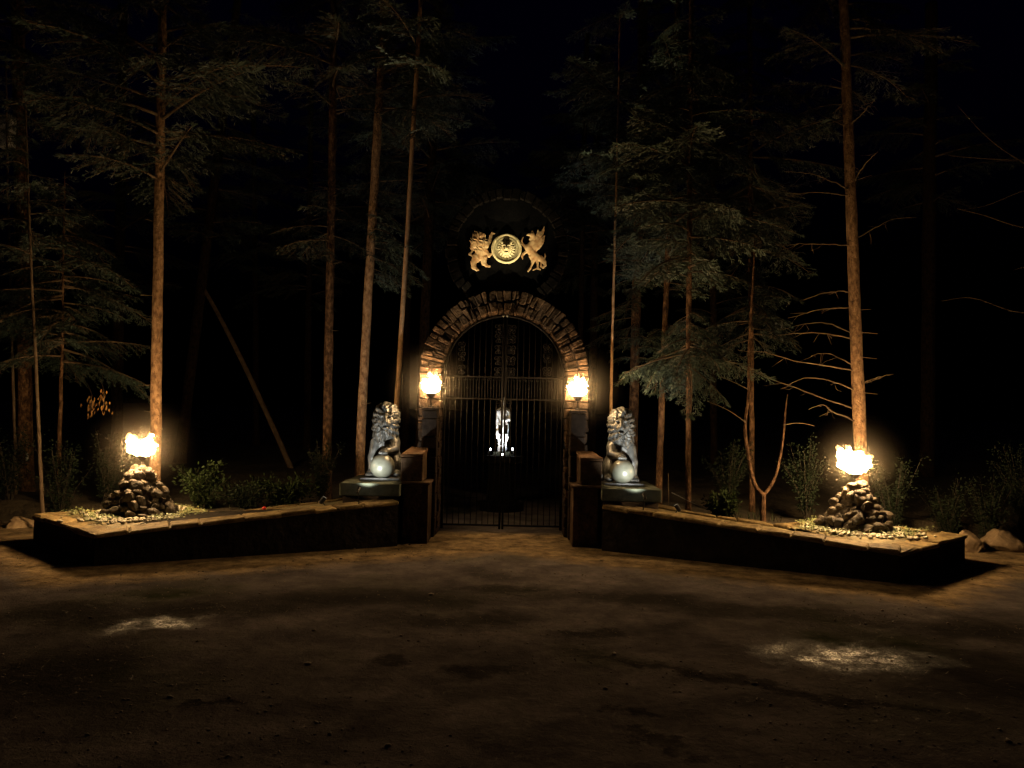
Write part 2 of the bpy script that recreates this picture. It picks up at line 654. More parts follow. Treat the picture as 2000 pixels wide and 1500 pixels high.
    L.new(col, b.inputs['Base Color'])
    r = N.new('ShaderNodeMapRange')
    r.inputs[3].default_value, r.inputs[4].default_value = .9, .26
    L.new(wet, r.inputs[0])
    L.new(r.outputs[0], b.inputs['Roughness'])
    sp = N.new('ShaderNodeMapRange')
    sp.inputs[3].default_value, sp.inputs[4].default_value = 0.0, .5
    L.new(wet, sp.inputs[0])
    L.new(sp.outputs[0], b.inputs['Specular IOR Level'])
    bp = N.new('ShaderNodeBump')
    bp.inputs['Strength'].default_value = .8
    bp.inputs['Distance'].default_value = .05
    h = math_('ADD', math_('MULTIPLY', noise(38, 6, .75).outputs['Fac'], v=.5), math_('MULTIPLY', noise(5, 6, .65).outputs['Fac'], v=1.4))
    L.new(h, bp.inputs['Height'])
    L.new(bp.outputs[0], b.inputs['Normal'])
    return m


GROUND_WET = [(*G(300, 1218)[:2], .55, .42, .5, .5), (*G(1660, 1280)[:2], .95, .55, -.1, .85)]
GROUND_DARK_PATCHES = [(*G(450, 1185)[:2], 1.5, .5, .15, .8), (*G(1500, 1195)[:2], 1.8, .5, -.15, .8), (*G(100, 1200)[:2], 1.4, .8, .2, .8), (*G(1000, 1150)[:2], .9, .35, 0, .8), (*G(1900, 1230)[:2], 1.0, .7, -.2, .8), (*G(1450, 1330)[:2], 2.2, .16, -.42, .7), (*G(1285, 1405)[:2], .22, .14, -.4, .6), (*G(1310, 1462)[:2], .28, .13, -.4, .6),
                 (*G(700, 1170)[:2], 2.2, .7, .1, .8), (*G(1230, 1170)[:2], 1.6, .5, -.1, .8), (*G(900, 1210)[:2], 1.2, .5, .0, .8),
                 (*G(60, 1330)[:2], 1.1, 1.2, .3, .8), (*G(1950, 1330)[:2], 1.2, 1.2, -.3, .8), (*G(760, 1296)[:2], .35, .16, .0, .7),
                 (*G(950, 1310)[:2], .5, .2, .1, .8), (*G(400, 1380)[:2], .35, .09, .5, .7), (*G(1160, 1240)[:2], .35, .25, .5, .7)]
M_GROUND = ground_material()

# ------------------------------------------------------------------ the setting: ground and forest floor
gv = []
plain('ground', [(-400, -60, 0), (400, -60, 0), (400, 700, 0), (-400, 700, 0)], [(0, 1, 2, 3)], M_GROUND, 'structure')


def floor_h(X, Y):
    ax = np.abs(X - XC)
    yb = np.interp(ax, [0, 1.55, 1.9, 3.9, 5.0, 5.9, 6.5, 9, 14, 60], [80, 13.0, 11.75, 11.2, 11.2, 11.6, 12.5, 12.6, 12.9, 13.5])
    s = np.clip((Y - yb) / 0.55, 0, 1)
    s2 = np.clip((ax - 1.42) / 0.35, 0, 1)
    s = np.where(Y > 12.6, np.minimum(1, s2), np.minimum(s, 1))
    s = s * s * (3 - 2 * s)
    bumps = .05 * np.sin(1.9 * X + 1.3 * np.sin(.8 * Y)) * np.sin(1.5 * Y + .7 * X) + .03 * np.sin(4.7 * X) * np.sin(5.3 * Y + X)
    rise = np.clip((Y - 14) / 40, 0, 1) * 1.4
    return -0.06 + s * (.36 + bumps + rise)


xs = np.concatenate([np.linspace(-70, -9, 60), np.arange(-8.8, 8.8, .16), np.linspace(9, 70, 60)])
ys = np.concatenate([np.arange(10.0, 20, .16), np.linspace(20.4, 110, 90)])
XX, YY = np.meshgrid(xs, ys, indexing='ij')
V = np.stack([XX, YY, floor_h(XX, YY)], -1).reshape(-1, 3)
ii, jj = np.meshgrid(np.arange(len(xs) - 1), np.arange(len(ys) - 1), indexing='ij')
a = (ii * len(ys) + jj).ravel()
plain('forest_floor', V, np.stack([a, a + len(ys), a + len(ys) + 1, a + 1], 1), M_FLOOR, 'structure', smooth=True)


def fl(x, y):
    return float(floor_h(np.array(x), np.array(y)))


# ------------------------------------------------------------------ stone arch
A_Y0, A_Y1, SPR, RI, RO = 12.2, 12.75, 2.56, 1.0, 1.34
rg = np.random.default_rng(11)
arch = thing('stone_arch', 'tall rounded gateway arch of rough tan stone blocks around the iron gate', 'arch', (XC, 12.45, 0))
nA = 40
# mortar core, recessed behind the stone faces
Vc, Fc = [], []
prof = [(-1, 0.0)] + [(math.cos(math.pi - math.pi * i / nA), SPR + 0.0) for i in range(nA + 1)] + [(1, 0.0)]
ring_i, ring_o = [], []
ri, ro = RI + .022, RO - .022
ring_i.append((XC - ri, -.05)); ring_o.append((XC - ro, -.05))
for i in range(nA + 1):
    t = math.pi - math.pi * i / nA
    ring_i.append((XC + ri * math.cos(t), SPR + ri * math.sin(t)))
    ring_o.append((XC + ro * math.cos(t), SPR + ro * math.sin(t)))
ring_i.append((XC + ri, -.05)); ring_o.append((XC + ro, -.05))
n = len(ring_i)
for yv in (A_Y0 + .022, A_Y1 - .022):
    Vc += [(x, yv, z) for x, z in ring_i] + [(x, yv, z) for x, z in ring_o]
for i in range(n - 1):
    a0, b0, a1, b1 = i, n + i, 2 * n + i, 3 * n + i
    Fc += [(a0, a0 + 1, b0 + 1, b0), (b1, b1 + 1, a1 + 1, a1), (a1, a1 + 1, a0 + 1, a0), (b0, b0 + 1, b1 + 1, b1)]
part('mortar_core', Vc, Fc, M_MORTAR, arch)


def arch_stone(p, y0, y1):
    """p: four (x, z) corners, counter-clockwise seen from the front"""
    py = y0 - rg.uniform(-.008, .03)
    pts = [(p[0][0], py, p[0][1]), (p[1][0], py, p[1][1]), (p[1][0], y1, p[1][1]), (p[0][0], y1, p[0][1]),
           (p[3][0], py, p[3][1]), (p[2][0], py, p[2][1]), (p[2][0], y1, p[2][1]), (p[3][0], y1, p[3][1])]
    V, F = chamfer_block(pts, .014, rg, .009)
    part('stone', V, F, M_STONE, arch)


for sgn in (-1, 1):
    z = 0.0
    while z < SPR - .06:
        h = min(rg.uniform(.08, .21), SPR - z)
        if SPR - z - h < .08:
            h = SPR - z
        cut_ = rg.uniform(.35, .65) if rg.random() < .75 else None
        xi, xo = XC + sgn * (RI - rg.uniform(0, .012)), XC + sgn * (RO + rg.uniform(0, .012))
        xm = xi + (xo - xi) * (cut_ or 1)
        spans = [(xi, xm - sgn * .008), (xm + sgn * .008, xo)] if cut_ else [(xi, xo)]
        for xa, xb in spans:
            x0, x1 = min(xa, xb), max(xa, xb)
            arch_stone([(x0, z + .005), (x1, z + .005), (x1, z + h - .005), (x0, z + h - .005)], A_Y0, A_Y1)
        z += h
t = 0.0
while t < math.pi - .02:
    dt = min(rg.uniform(.05, .115), math.pi - t)
    if math.pi - t - dt < .06:
        dt = math.pi - t
    cut_ = rg.uniform(.35, .65) if rg.random() < .85 else None
    r0, r1 = RI - rg.uniform(0, .012), RO + rg.uniform(0, .015)
    rm = r0 + (r1 - r0) * (cut_ or 1)
    for ra, rb in ([(r0, rm - .008), (rm + .008, r1)] if cut_ else [(r0, r1)]):
        g = .005
        q = []
        for rr, tt in ((ra, t + g / ra), (rb, t + g / rb), (rb, t + dt - g / rb), (ra, t + dt - g / ra)):
            q.append((XC + rr * math.cos(tt), SPR + rr * math.sin(tt)))
        arch_stone([q[3], q[2], q[1], q[0]] if False else q, A_Y0, A_Y1)
    t += dt

# ------------------------------------------------------------------ round plaque with the crest
PC = np.array((XC, 12.3, 4.59))
plq = thing('crest_plaque', 'large black round plaque above the arch with golden lion, medallion and winged beast', 'plaque', (XC, 12.45, 3.62))
nn = 72
def disc(c, r, y0, y1, n=72):
    V, F = [], []
    for y in (y0, y1):
        V += [(c[0] + r * math.cos(2 * math.pi * i / n), y, c[2] + r * math.sin(2 * math.pi * i / n)) for i in range(n)]
    F = [tuple(range(n)), tuple(range(2 * n - 1, n - 1, -1))] + [(i, n + i, n + (i + 1) % n, (i + 1) % n) for i in range(n)]
    return np.array(V), F
V, F = disc(PC, .90, 12.33, 12.60)
part('backing', V, F, M_PLAQUE, plq)
cuts = np.sort((np.arange(46) + rg.uniform(-.3, .3, 46)) / 46 * 2 * math.pi)
for i in range(46):                     # ring of edging stones
    t0, t1 = cuts[i] + .006, (cuts[i + 1] if i < 45 else cuts[0] + 2 * math.pi) - .006
    ra, rb = .82 + rg.uniform(-.02, .02), .99 + rg.uniform(-.02, .015)
    q = [(PC[0] + r * math.cos(tt), PC[2] + r * math.sin(tt)) for r, tt in ((ra, t0), (rb, t0), (rb, t1), (ra, t1))]
    y0 = 12.285 - rg.uniform(0, .02)
    pts = [(q[0][0], y0, q[0][1]), (q[1][0], y0, q[1][1]), (q[1][0], 12.62, q[1][1]), (q[0][0], 12.62, q[0][1]),
           (q[3][0], y0, q[3][1]), (q[2][0], y0, q[2][1]), (q[2][0], 12.62, q[2][1]), (q[3][0], 12.62, q[3][1])]
    V, F = chamfer_block(pts, .014, rg, .006)
    part('edging_stone', V, F, M_PLRING, plq)
ZS = 1 / 946.0
EC = (995.0, 640.0)


def e2(x, y, d=-.02):
    return ((x - EC[0]) * ZS, d, (EC[1] - y) * ZS)


def relief(lo, hi, chains, h=.0055, extra=None):
    a, b = e2(lo[0], hi[1]), e2(hi[0], lo[1])
    g = Grid((a[0], -.075, a[2]), (b[0], .03, b[2]), h)
    g.Y = g.Y * 2.6
    for c in chains:
        pts = [e2(p[0], p[1], p[3] if len(p) > 3 else -.015) for p in c]
        g.chain(pts, [p[2] * ZS for p in c], .012)
    if extra:
        extra(g)
    g.v = np.maximum(g.v, g.Y - .02)
    V, F = g.surf()
    return V + np.array((PC[0], 12.33 - .015, PC[2])), F


def lion_extra(g):
    for ex, ey, r in ((607, 468, 17),):
        c = e2(ex, ey, -.1)
        g.cut(g.ell(c, (r * ZS, .12, r * ZS)), .004)
    wob = .012 * np.sin(g.X * 95 + 60 * g.Z + 2.2 * np.sin(g.Z * 41 + 1) + 1.5 * np.sin(g.X * 67))
    m = ((g.X - e2(540, 0)[0]) ** 2 + (g.Z - e2(0, 520)[2]) ** 2) < .16 ** 2
    g.v += np.where(m, wob, wob * .25)


V, F = relief((370, 340), (850, 1030), [
    [(545, 470, 82), (520, 540, 88), (500, 600, 62)],                              # mane
    [(590, 450, 60, -.03), (630, 440, 28, -.035), (655, 455, 16, -.035)],          # brow and upper muzzle
    [(600, 495, 30, -.03), (635, 500, 16, -.035)],                                 # jaw
    [(600, 590, 110), (600, 680, 92), (590, 760, 70)],                             # body
    [(670, 600, 52), (722, 520, 34), (752, 440, 24), (768, 405, 20), (800, 408, 12)],
    [(670, 690, 40), (722, 752, 28), (770, 715, 16)],
    [(545, 780, 74), (492, 860, 44), (497, 930, 36), (545, 968, 24), (570, 972, 12)],
    [(640, 790, 60), (645, 865, 38), (690, 905, 24), (738, 915, 16)],
    [(490, 775, 15), (432, 735, 17), (470, 680, 13), (515, 632, 13), (470, 600, 12), (432, 575, 10)],
    [(470, 540, 30), (435, 540, 12)], [(460, 650, 18), (430, 630, 12)], [(500, 410, 26), (470, 420, 10)], [(560, 400, 26), (600, 405, 16)],
], extra=lion_extra)
lr_ = part('lion_relief', V, F, M_GOLD, plq, smooth=True, label='golden rampant lion left of the medallion')


def wy_extra(g):
    x = (g.X - e2(1440, 0)[0])
    z = (g.Z - e2(0, 600)[2])
    m = (g.X > e2(1430, 0)[0]) & (g.Z > e2(0, 650)[2])
    g.v += np.where(m, .0035 * np.sin(np.arctan2(z, x + .08) * 42), 0)


V, F = relief((1170, 240), (1660, 1030), [
    [(1330, 620, 62), (1370, 680, 58), (1430, 740, 52), (1510, 780, 44), (1565, 830, 32), (1582, 880, 22), (1555, 915, 18), (1518, 895, 14), (1522, 840, 11)],
    [(1340, 590, 50), (1385, 530, 40), (1400, 460, 36), (1375, 415, 38, -.025)],
    [(1375, 425, 34, -.03), (1325, 415, 20, -.03), (1295, 425, 11, -.03)],
    [(1375, 450, 26, -.03), (1340, 490, 15, -.03)],
    [(1385, 400, 22), (1375, 360, 12)],
    [(1410, 600, 45), (1500, 430, 34), (1550, 340, 16), (1560, 285, 7)],
    [(1420, 610, 44), (1520, 480, 36), (1566, 430, 13)],
    [(1425, 620, 42), (1520, 535, 30), (1560, 490, 12)],
    [(1425, 630, 40), (1500, 580, 25), (1535, 555, 11)],
    [(1425, 640, 36), (1475, 620, 20), (1500, 612, 10)],
    [(1420, 540, 26), (1450, 450, 26), (1500, 375, 18)],
    [(1455, 420, 22), (1468, 360, 14), (1455, 318, 7)],
    [(1290, 605, 30), (1225, 555, 19), (1215, 510, 15), (1240, 455, 9)],
    [(1310, 665, 28), (1250, 710, 17), (1222, 748, 12)], [(1250, 715, 13), (1232, 760, 12), (1242, 800, 8)],
    [(1380, 745, 48), (1400, 810, 30), (1388, 870, 15), (1360, 930, 14), (1320, 975, 10)],
    [(1450, 790, 34), (1468, 850, 17), (1470, 925, 13), (1400, 960, 10)],
    [(1470, 930, 14), (1508, 948, 13)], [(1350, 945, 12), (1330, 985, 9)],
    [(1560, 790, 20), (1582, 740, 11), (1575, 688, 7)], [(1545, 780, 16), (1520, 725, 9)],
], extra=wy_extra)
part('winged_beast_relief', V, F, M_GOLD, plq, smooth=True, label='golden winged beast with curled tail right of the medallion')
# medallion: rim, dished field and a lion face
g = Grid((-.27, -.16, -.27), (.27, .03, .27), .006)
R = np.sqrt(g.X ** 2 + g.Z ** 2)
TH = np.arctan2(g.X, g.Z)
d = np.maximum(R - .243, np.abs(g.Y) - .025)
g.v = d
g.sm(np.sqrt((R - .222) ** 2 + (g.Y + .025) ** 2) - .018, .008)
g.sm(np.sqrt((R - .175) ** 2 + (g.Y + .022) ** 2) - .009, .005)
g.cut(g.ell((0, -.035, 0), (.165, .03, .165)), .006)
mane = g.ell((0, -.01, -.005), (.135, .055, .14)) + (.0045 * np.sin(TH * 19 + 1.2 * np.sin(R * 40))) * np.clip(R / .06, 0, 1)
g.sm(mane, .01)
face = [g.ell((0, -.06, .0), (.078, .045, .095)), g.ell((0, -.098, -.035), (.045, .036, .037)), g.ell((0, -.098, -.08), (.034, .03, .026)),
        g.ell((-.04, -.09, .04), (.034, .022, .016)), g.ell((.04, -.09, .04), (.034, .022, .016)), g.cone((0, -.085, .045), (0, -.122, -.018), .018, .024),
        g.ell((-.066, -.055, .09), (.026, .02, .026)), g.ell((.066, -.055, .09), (.026, .02, .026))]
for f_ in face:
    g.sm(f_, .012)
for sx in (-1, 1):
    g.cut(g.ell((sx * .038, -.108, .02), (.02, .022, .013)), .004)
g.cut(g.ell((0, -.135, -.06), (.036, .032, .009)), .004)
V, F = g.surf()
part('medallion', V + np.array((PC[0] - .006, 12.33 - .03, PC[2])), F, M_CREAM, plq, smooth=True, label='round cream medallion with a lion face')

# ------------------------------------------------------------------ planters with low wing walls
POLYL = dict(A=(-5.0, 9.35), B=(-6.64, 10.8), K=(-5.34, 12.2), N=(-4.17, 11.45), E=(-1.60, 11.12), M=(-1.95, 11.98))


def coping(p, q, w, side, parent, z0, z1, n, rg, skip=0):
    """row of slabs from p to q, lying on the left (+1) or right (-1) of that line"""
    p, q = np.array(p, float), np.array(q, float)
    d = (q - p) / np.linalg.norm(q - p)
    nrm = np.array((-d[1], d[0])) * side
    cuts = np.linspace(0, 1, n + 1)
    cuts[1:-1] += rg.uniform(-.25, .25, n - 1) / n
    Lq = np.linalg.norm(q - p)
    for i in range(n):
        s0, s1 = cuts[i] * Lq + .004, cuts[i + 1] * Lq - .004
        za, zb = z0 + (z1 - z0) * s0 / Lq, z0 + (z1 - z0) * s1 / Lq
        dz = rg.uniform(-.006, .006)
        o = -.03 + rg.uniform(-.008, .008)
        c = [p + d * s0 + nrm * o, p + d * s1 + nrm * o, p + d * s1 + nrm * w, p + d * s0 + nrm * w]
        if side < 0:
            c = [c[1], c[0], c[3], c[2]]
            za, zb = zb, za
        zz = [za, zb, zb, za]
        th = .055
        pts = [(c[k][0], c[k][1], zz[k] - th + dz) for k in range(4)] + [(c[k][0], c[k][1], zz[k] + dz) for k in range(4)]
        V, F = chamfer_block(pts, .016, rg, .009)
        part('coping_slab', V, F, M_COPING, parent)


def planter(sgn, label):
    rg = np.random.default_rng(31 + sgn)
    P = {k: (XC + (v[0] - XC) * (1 if sgn < 0 else -1), v[1]) for k, v in POLYL.items()}
    order = ['A', 'E', 'M', 'N', 'K', 'B']
    tops = dict(A=.39, B=.39, K=.39, N=.39, E=.66, M=.66)
    th = thing('planter', label, 'planter', (P['A'][0] * .5 + P['K'][0] * .5, 10.5, 0), 'stone planters flanking the drive')
    poly = [P[k] for k in order]
    zt = [tops[k] - .06 for k in order]
    if sgn > 0:
        poly, zt = poly[::-1], zt[::-1]
    V, F = prism(poly, -.05, zt)
    part('wall', V, F, M_WALL, th)
    # second, thinner course under the coping along the front
    s = 1 if sgn < 0 else -1
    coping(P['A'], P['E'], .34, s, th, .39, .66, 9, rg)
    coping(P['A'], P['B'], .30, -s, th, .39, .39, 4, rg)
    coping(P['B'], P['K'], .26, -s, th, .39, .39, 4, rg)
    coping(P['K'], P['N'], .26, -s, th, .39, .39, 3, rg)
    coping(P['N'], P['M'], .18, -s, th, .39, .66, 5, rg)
    # earth fill
    cen = np.mean([P['A'], P['B'], P['K'], P['N']], axis=0)

    def inset(pt, k=.86):
        return tuple(np.array(pt) * k + cen * (1 - k))
    q = [inset(P[k], .9) for k in ('A', 'N', 'K', 'B')]
    nq = 22
    VV = []
    for i in range(nq + 1):
        for j in range(nq + 1):
            u, v = i / nq, j / nq
            a_ = np.array(q[0]) * (1 - u) + np.array(q[1]) * u
            b_ = np.array(q[3]) * (1 - u) + np.array(q[2]) * u
            xy = a_ * (1 - v) + b_ * v
            e = min(u, v, 1 - u, 1 - v)
            VV.append((*xy, .37 + .035 * min(e * 5, 1) + rg.normal(0, .006)))
    FF = [(i * (nq + 1) + j, (i + 1) * (nq + 1) + j, (i + 1) * (nq + 1) + j + 1, i * (nq + 1) + j + 1) for i in range(nq) for j in range(nq)]
    part('soil', VV, FF if sgn < 0 else [f[::-1] for f in FF], M_SOIL, th, smooth=True)
    VW, FW = prism([P[k] for k in (('A', 'E', 'M', 'N') if sgn < 0 else ('N', 'M', 'E', 'A'))], .20,
                   [tops[k] - .03 for k in (('A', 'E', 'M', 'N') if sgn < 0 else ('N', 'M', 'E', 'A'))])
    VW[:, :2] = VW[:, :2] * .97 + VW[:, :2].mean(0) * .03
    part('wing_soil', VW, FW, M_SOIL, th)
    return P, cen


PL, cenL = planter(-1, 'low dark stone planter and wing wall left of the gate')
PR, cenR = planter(1, 'low dark stone planter and wing wall right of the gate')


# ------------------------------------------------------------------ flames and torches
def flame_mesh(cx, cyy, z0, w, h, seed, tongues):
    """bright ragged core, and the dimmer yellow tips that lick out of it"""
    rg = np.random.default_rng(seed)
    g = Grid((-w * .8, -w * .7, -.04), (w * .8, w * .7, h * 1.3), .016)
    g.sm(g.ell((0, 0, h * .34), (w * .44, w * .36, h * .32)), .03)
    tips = []
    for (x, zt, r) in tongues:
        y = rg.uniform(-.3, .3) * w
        a_, b_ = np.array((x * w * .8, y * .6, h * .36)), np.array((x * w, y, h * zt))
        g.sm(g.cone(a_, a_ * .25 + b_ * .75, w * r, w * r * .55), .03)
        for k in range(3):
            s0 = a_ * .3 + b_ * .7 + rg.normal(0, .25 * w * r, 3)
            tip = b_ + np.array((rg.normal(0, .022), rg.normal(0, .022), rg.uniform(-.01, .03)))
            tips.append((s0, tip, w * r * .42))
    g.v += .016 * np.sin(30 * g.X + 9 * np.sin(17 * g.Z)) * np.sin(26 * g.Z + 12 * g.Y) + .008 * np.sin(60 * g.X + 40 * g.Z)
    V, F = g.surf()
    q = []
    for s0, tip, rr in tips:
        mid = (s0 + tip) / 2 + rg.normal(0, .012, 3)
        q.append(tubeq(smooth_line([s0, mid, tip], 6), rr * np.array((1, .95, .8, .55, .3, .05)), 6))
    VT, FT = join(q)
    o = np.array((cx, cyy, z0))
    return V + o, F, VT + o, FT


FLAMES = []


def torch(label, base, zf, w, h, seed, tongues, group, fm=None):
    x, y, z = base
    t = thing('torch', label, 'torch', base, group)
    V, F = tube([(x, y, z - .06), (x, y, zf - .02)], .017, 10)
    part('pole', V, F, M_IRON, t, smooth=True)
    V, F = tube([(x, y, zf - .05), (x, y, zf - .03), (x, y, zf + .012), (x, y, zf + .03)], [.02, .045, .075, .08], 14)
    part('burner_cup', V, F, M_IRON, t, smooth=True)
    V, F = tube([(x, y, z + .0), (x, y, z + .015), (x, y, z + .03)], [.045, .045, .02], 12)
    part('flange', V, F, M_IRON, t, smooth=True)
    V, F, VT, FT = flame_mesh(x, y, zf, w, h, seed, tongues)
    fo = part('flame', V, F, fm or M_FLAME, t, smooth=True)
    part('flame_tips', VT, FT, M_TIPS, fo, smooth=True, kind='stuff')
    FLAMES.append((x, y, zf + h * .42))
    return t


def cairn(cx, cyy, z0, z1, r, sgn, label, group):
    rg = np.random.default_rng(50 + sgn)
    t = thing('cairn', label, 'rock pile', (cx, cyy, z0), group)
    H = z1 - z0
    V, F = tube([(cx, cyy, z0 - .03), (cx, cyy, z0 + H * .5), (cx, cyy, z1 - .05)], [r * .88, r * .54, .10], 18)
    part('mortar_core', V, F, M_MORTAR if False else M_ROCK, t)
    z = z0
    while z < z1 - .03:
        f = (z - z0) / H
        rr = r * (1 - f) * .9 + .10
        s = .118 * (1 - .3 * f)
        n = max(4, int(2 * math.pi * rr / (s * 1.45)))
        ph = rg.uniform(0, 6)
        for i in range(n):
            th = ph + 2 * math.pi * (i + rg.uniform(-.3, .3)) / n
            k = rg.choice([.6, .8, 1.0, 1.12])
            rq = rr - s * .8 + rg.uniform(-.015, .015)
            V, F = rock((cx + rq * math.cos(th), cyy + rq * math.sin(th), z + s * .4 + rg.uniform(-.05, .05)),
                        (s * k * 1.05, s * k * rg.uniform(.75, 1.0), s * k * rg.uniform(.6, 1.0)), rg, ICO2)
            part('stone', V, F, M_ROCK, t)
        z += s * .82
    return t


CL = D(272, 1000, 10.95)[:2]; CR = D(1672, 1020, 11.05)[:2]
ZL, ZR = D(276, 914, 10.95)[2], D(1676, 946, 11.05)[2]
cairn(CL[0], CL[1], .39, ZL, .48, -1, 'cone of piled rocks carrying the torch on the left planter', 'rock piles on the planters')
cairn(CR[0], CR[1], .39, ZR, .48, 1, 'cone of piled rocks carrying the torch on the right planter', 'rock piles on the planters')
TG = 'burning gas torches'
torch('burning torch on the rock pile of the left planter', (CL[0] + .01, CL[1], ZL), D(272, 893, 10.95)[2], .33, .36, 3,
      [(-.46, .92, .2), (-.3, .86, .2), (.42, .98, .18), (.28, .82, .18), (.0, .66, .2), (-.42, .5, .16), (.44, .5, .16)], TG)
torch('burning torch on the rock pile of the right planter', (CR[0] - .02, CR[1], ZR), D(1664, 928, 11.05)[2], .37, .44, 4,
      [(-.5, .92, .18), (-.25, .95, .18), (-.4, .6, .2), (.2, .76, .22), (.42, .66, .2), (.05, .8, .2)], TG)

# gate pillars carrying the other two torches
for sgn, xp, lab in ((-1, D(840, 850, 12.04)[0], 'left'), (1, D(1127, 850, 12.04)[0], 'right')):
    t = thing('torch_pillar', 'slim dark square pillar carrying the torch on the %s side of the arch' % lab, 'pillar', (xp, 12.04, 0), 'torch pillars')
    rg = np.random.default_rng(70 + sgn)
    z = 0.0
    while z < 1.96:
        h = min(rg.uniform(.22, .36), 1.965 - z)
        if 1.965 - z - h < .1:
            h = 1.965 - z
        V, F = box(xp - .118, xp + .118, 12.04 - .118, 12.04 + .118, z + .004, z + h - .004)
        V, F = chamfer_block(V, .012, rg, .004)
        part('stone', V, F, M_PILLAR, t)
        z += h
    V, F = box(xp - .13, xp + .13, 12.04 - .13, 12.04 + .13, 1.967, 2.01)
    V, F = chamfer_block(V, .012, rg, .003)
    part('cap', V, F, M_PILLAR, t)
    torch('burning torch on the slim pillar %s of the gate' % lab, (xp, 12.04, 2.01), 2.20, .26, .37, 20 + sgn,
          [(-.45, .7, .2), (.3, .95, .2), (-.1, 1.0, .2), (.42, .62, .2), (0, .8, .2), (-.5, .45, .16)], TG, M_FLAME2)

# ------------------------------------------------------------------ wing blocks and lion pedestals
for sgn, lab in ((-1, 'left'), (1, 'right')):
    m = lambda x: XC + (x - XC) * (1 if sgn < 0 else -1)
    rg = np.random.default_rng(80 + sgn)
    t = thing('wing_block', 'stepped brown stone wing wall between the arch and the %s lion' % lab, 'wall', (m(-1.45), 11.6, 0), 'wing walls beside the gate')
    poly = [(m(-1.56), 11.36), (m(-1.20), 11.36), (m(-1.20), 11.90), (m(-1.56), 11.90)]
    if sgn > 0:
        poly = poly[::-1]
    V, F = prism(poly, -.03, .86)
    part('lower_pier', V, F, M_WING, t)
    c = [(m(-1.60), 11.32), (m(-1.17), 11.32), (m(-1.17), 11.91), (m(-1.60), 11.91)]
    if sgn > 0:
        c = [c[1], c[0], c[3], c[2]]
    V, F = chamfer_block([(x, y, .862) for x, y in c] + [(x, y, .905) for x, y in c], .01, rg, .002)
    part('ledge', V, F, M_WING, t)
    c = [(m(-1.62), 11.40), (m(-1.30), 11.44), (m(-1.285), 11.905), (m(-1.54), 11.905)]
    if sgn > 0:
        c = [c[1], c[0], c[3], c[2]]
    zt = [1.255, 1.265, 1.33, 1.33] if sgn < 0 else [1.265, 1.255, 1.33, 1.33]
    V, F = chamfer_block([(x, y, .906) for x, y in c] + [(c[k][0], c[k][1], zt[k]) for k in range(4)], .012, rg, .003)
    part('upper_block', V, F, M_WING, t)
    cc = np.mean(c, axis=0)
    c2 = [tuple(np.array(p) * 1.06 - cc * .06) for p in c]
    V, F = chamfer_block([(c2[k][0], c2[k][1], zt[k] + .003) for k in range(4)] + [(c2[k][0], c2[k][1], zt[k] + .05) for k in range(4)], .012, rg, .004)
    part('coping_slab', V, F, M_WCOP, t)

    t = thing('pedestal', 'green-grey stone pedestal slab under the %s lion' % lab, 'pedestal', (m(-1.98), 11.8, 0), 'lion pedestals')
    x0, x1 = sorted((m(-2.44), m(-1.64)))
    V, F = box(x0, x1, 11.28, 12.55, -.03, .69)
    part('base', V, F, M_PILLAR, t)
    V, F = box(x0 - .04, x1 + .04, 11.24, 12.6, .692, .88)
    V, F = chamfer_block(V, .014, rg, .003)
    part('slab', V, F, M_SLAB, t)

# ------------------------------------------------------------------ lions
g = Grid((-.36, -.5, -.02), (.36, .48, 1.2), .0105)
g.chain([(0, .16, .26), (0, .08, .5), (0, .02, .74)], [.2, .2, .17], .06)
for sx in (-1, 1):
    g.sm(g.ell((sx * .17, .12, .17), (.11, .22, .18)), .05)
    g.sm(g.ell((sx * .2, -.1, .045), (.06, .13, .05)), .03)
g.chain([(-.14, -.05, .52), (-.185, -.1, .3), (-.19, -.12, .07)], [.095, .066, .056], .04)      # planted foreleg
g.sm(g.ell((-.19, -.17, .045), (.068, .1, .05)), .03)
g.chain([(.14, -.05, .52), (.16, -.14, .42), (.05, -.30, .405)], [.09, .066, .05], .04)          # foreleg on the ball
g.sm(g.ell((.03, -.345, .405), (.068, .06, .036)), .02)
for i in range(4):
    g.sm(g.ell((-.022 + .035 * i, -.395, .385), (.02, .035, .026)), .008)
    g.sm(g.ell((-.24 + .034 * i, -.262, .035), (.02, .035, .03)), .008)
g.sm(g.ell((.01, -.1, .87), (.13, .14, .15)), .04)                                             # head
g.sm(g.ell((.03, -.22, .82), (.072, .09, .06)), .03)
g.sm(g.ell((.035, -.295, .835), (.034, .022, .024)), .012)                                     # nose
g.sm(g.ell((.03, -.24, .755), (.05, .06, .032)), .015)                                         # chin
g.chain([(.02, -.2, .96), (.035, -.29, .86)], [.03, .026], .02)
for sx in (-1, 1):
    g.sm(g.ell((.015 + sx * .06, -.205, .945), (.042, .03, .02)), .015)
    g.sm(g.ell((.02 + sx * .085, -.17, .86), (.045, .05, .05)), .03)
    g.cut(g.ell((.02 + sx * .052, -.245, .915), (.022, .03, .014)), .006)
    g.sm(g.ell((.015 + sx * .15, -.06, .985), (.04, .025, .05)), .015)
g.cut(g.ell((.033, -.30, .788), (.055, .07, .017)), .008)
g.chain([(.12, .3, .08), (.24, .26, .06), (.3, .1, .06), (.31, -.05, .07)], [.045, .035, .03, .04], .02)
body_V, body_F = g.surf()
g = Grid((-.32, -.32, .36), (.34, .3, 1.19), .0095)
FX, FZ = g.X - .015, g.Z - .86
rad = np.sqrt(FX ** 2 + FZ ** 2)
ang = np.arctan2(FX, -FZ)
base = np.full(g.v.shape, 1e3)
g.v = base
g.sm(g.ell((0, .0, .93), (.215, .2, .235)), .05)
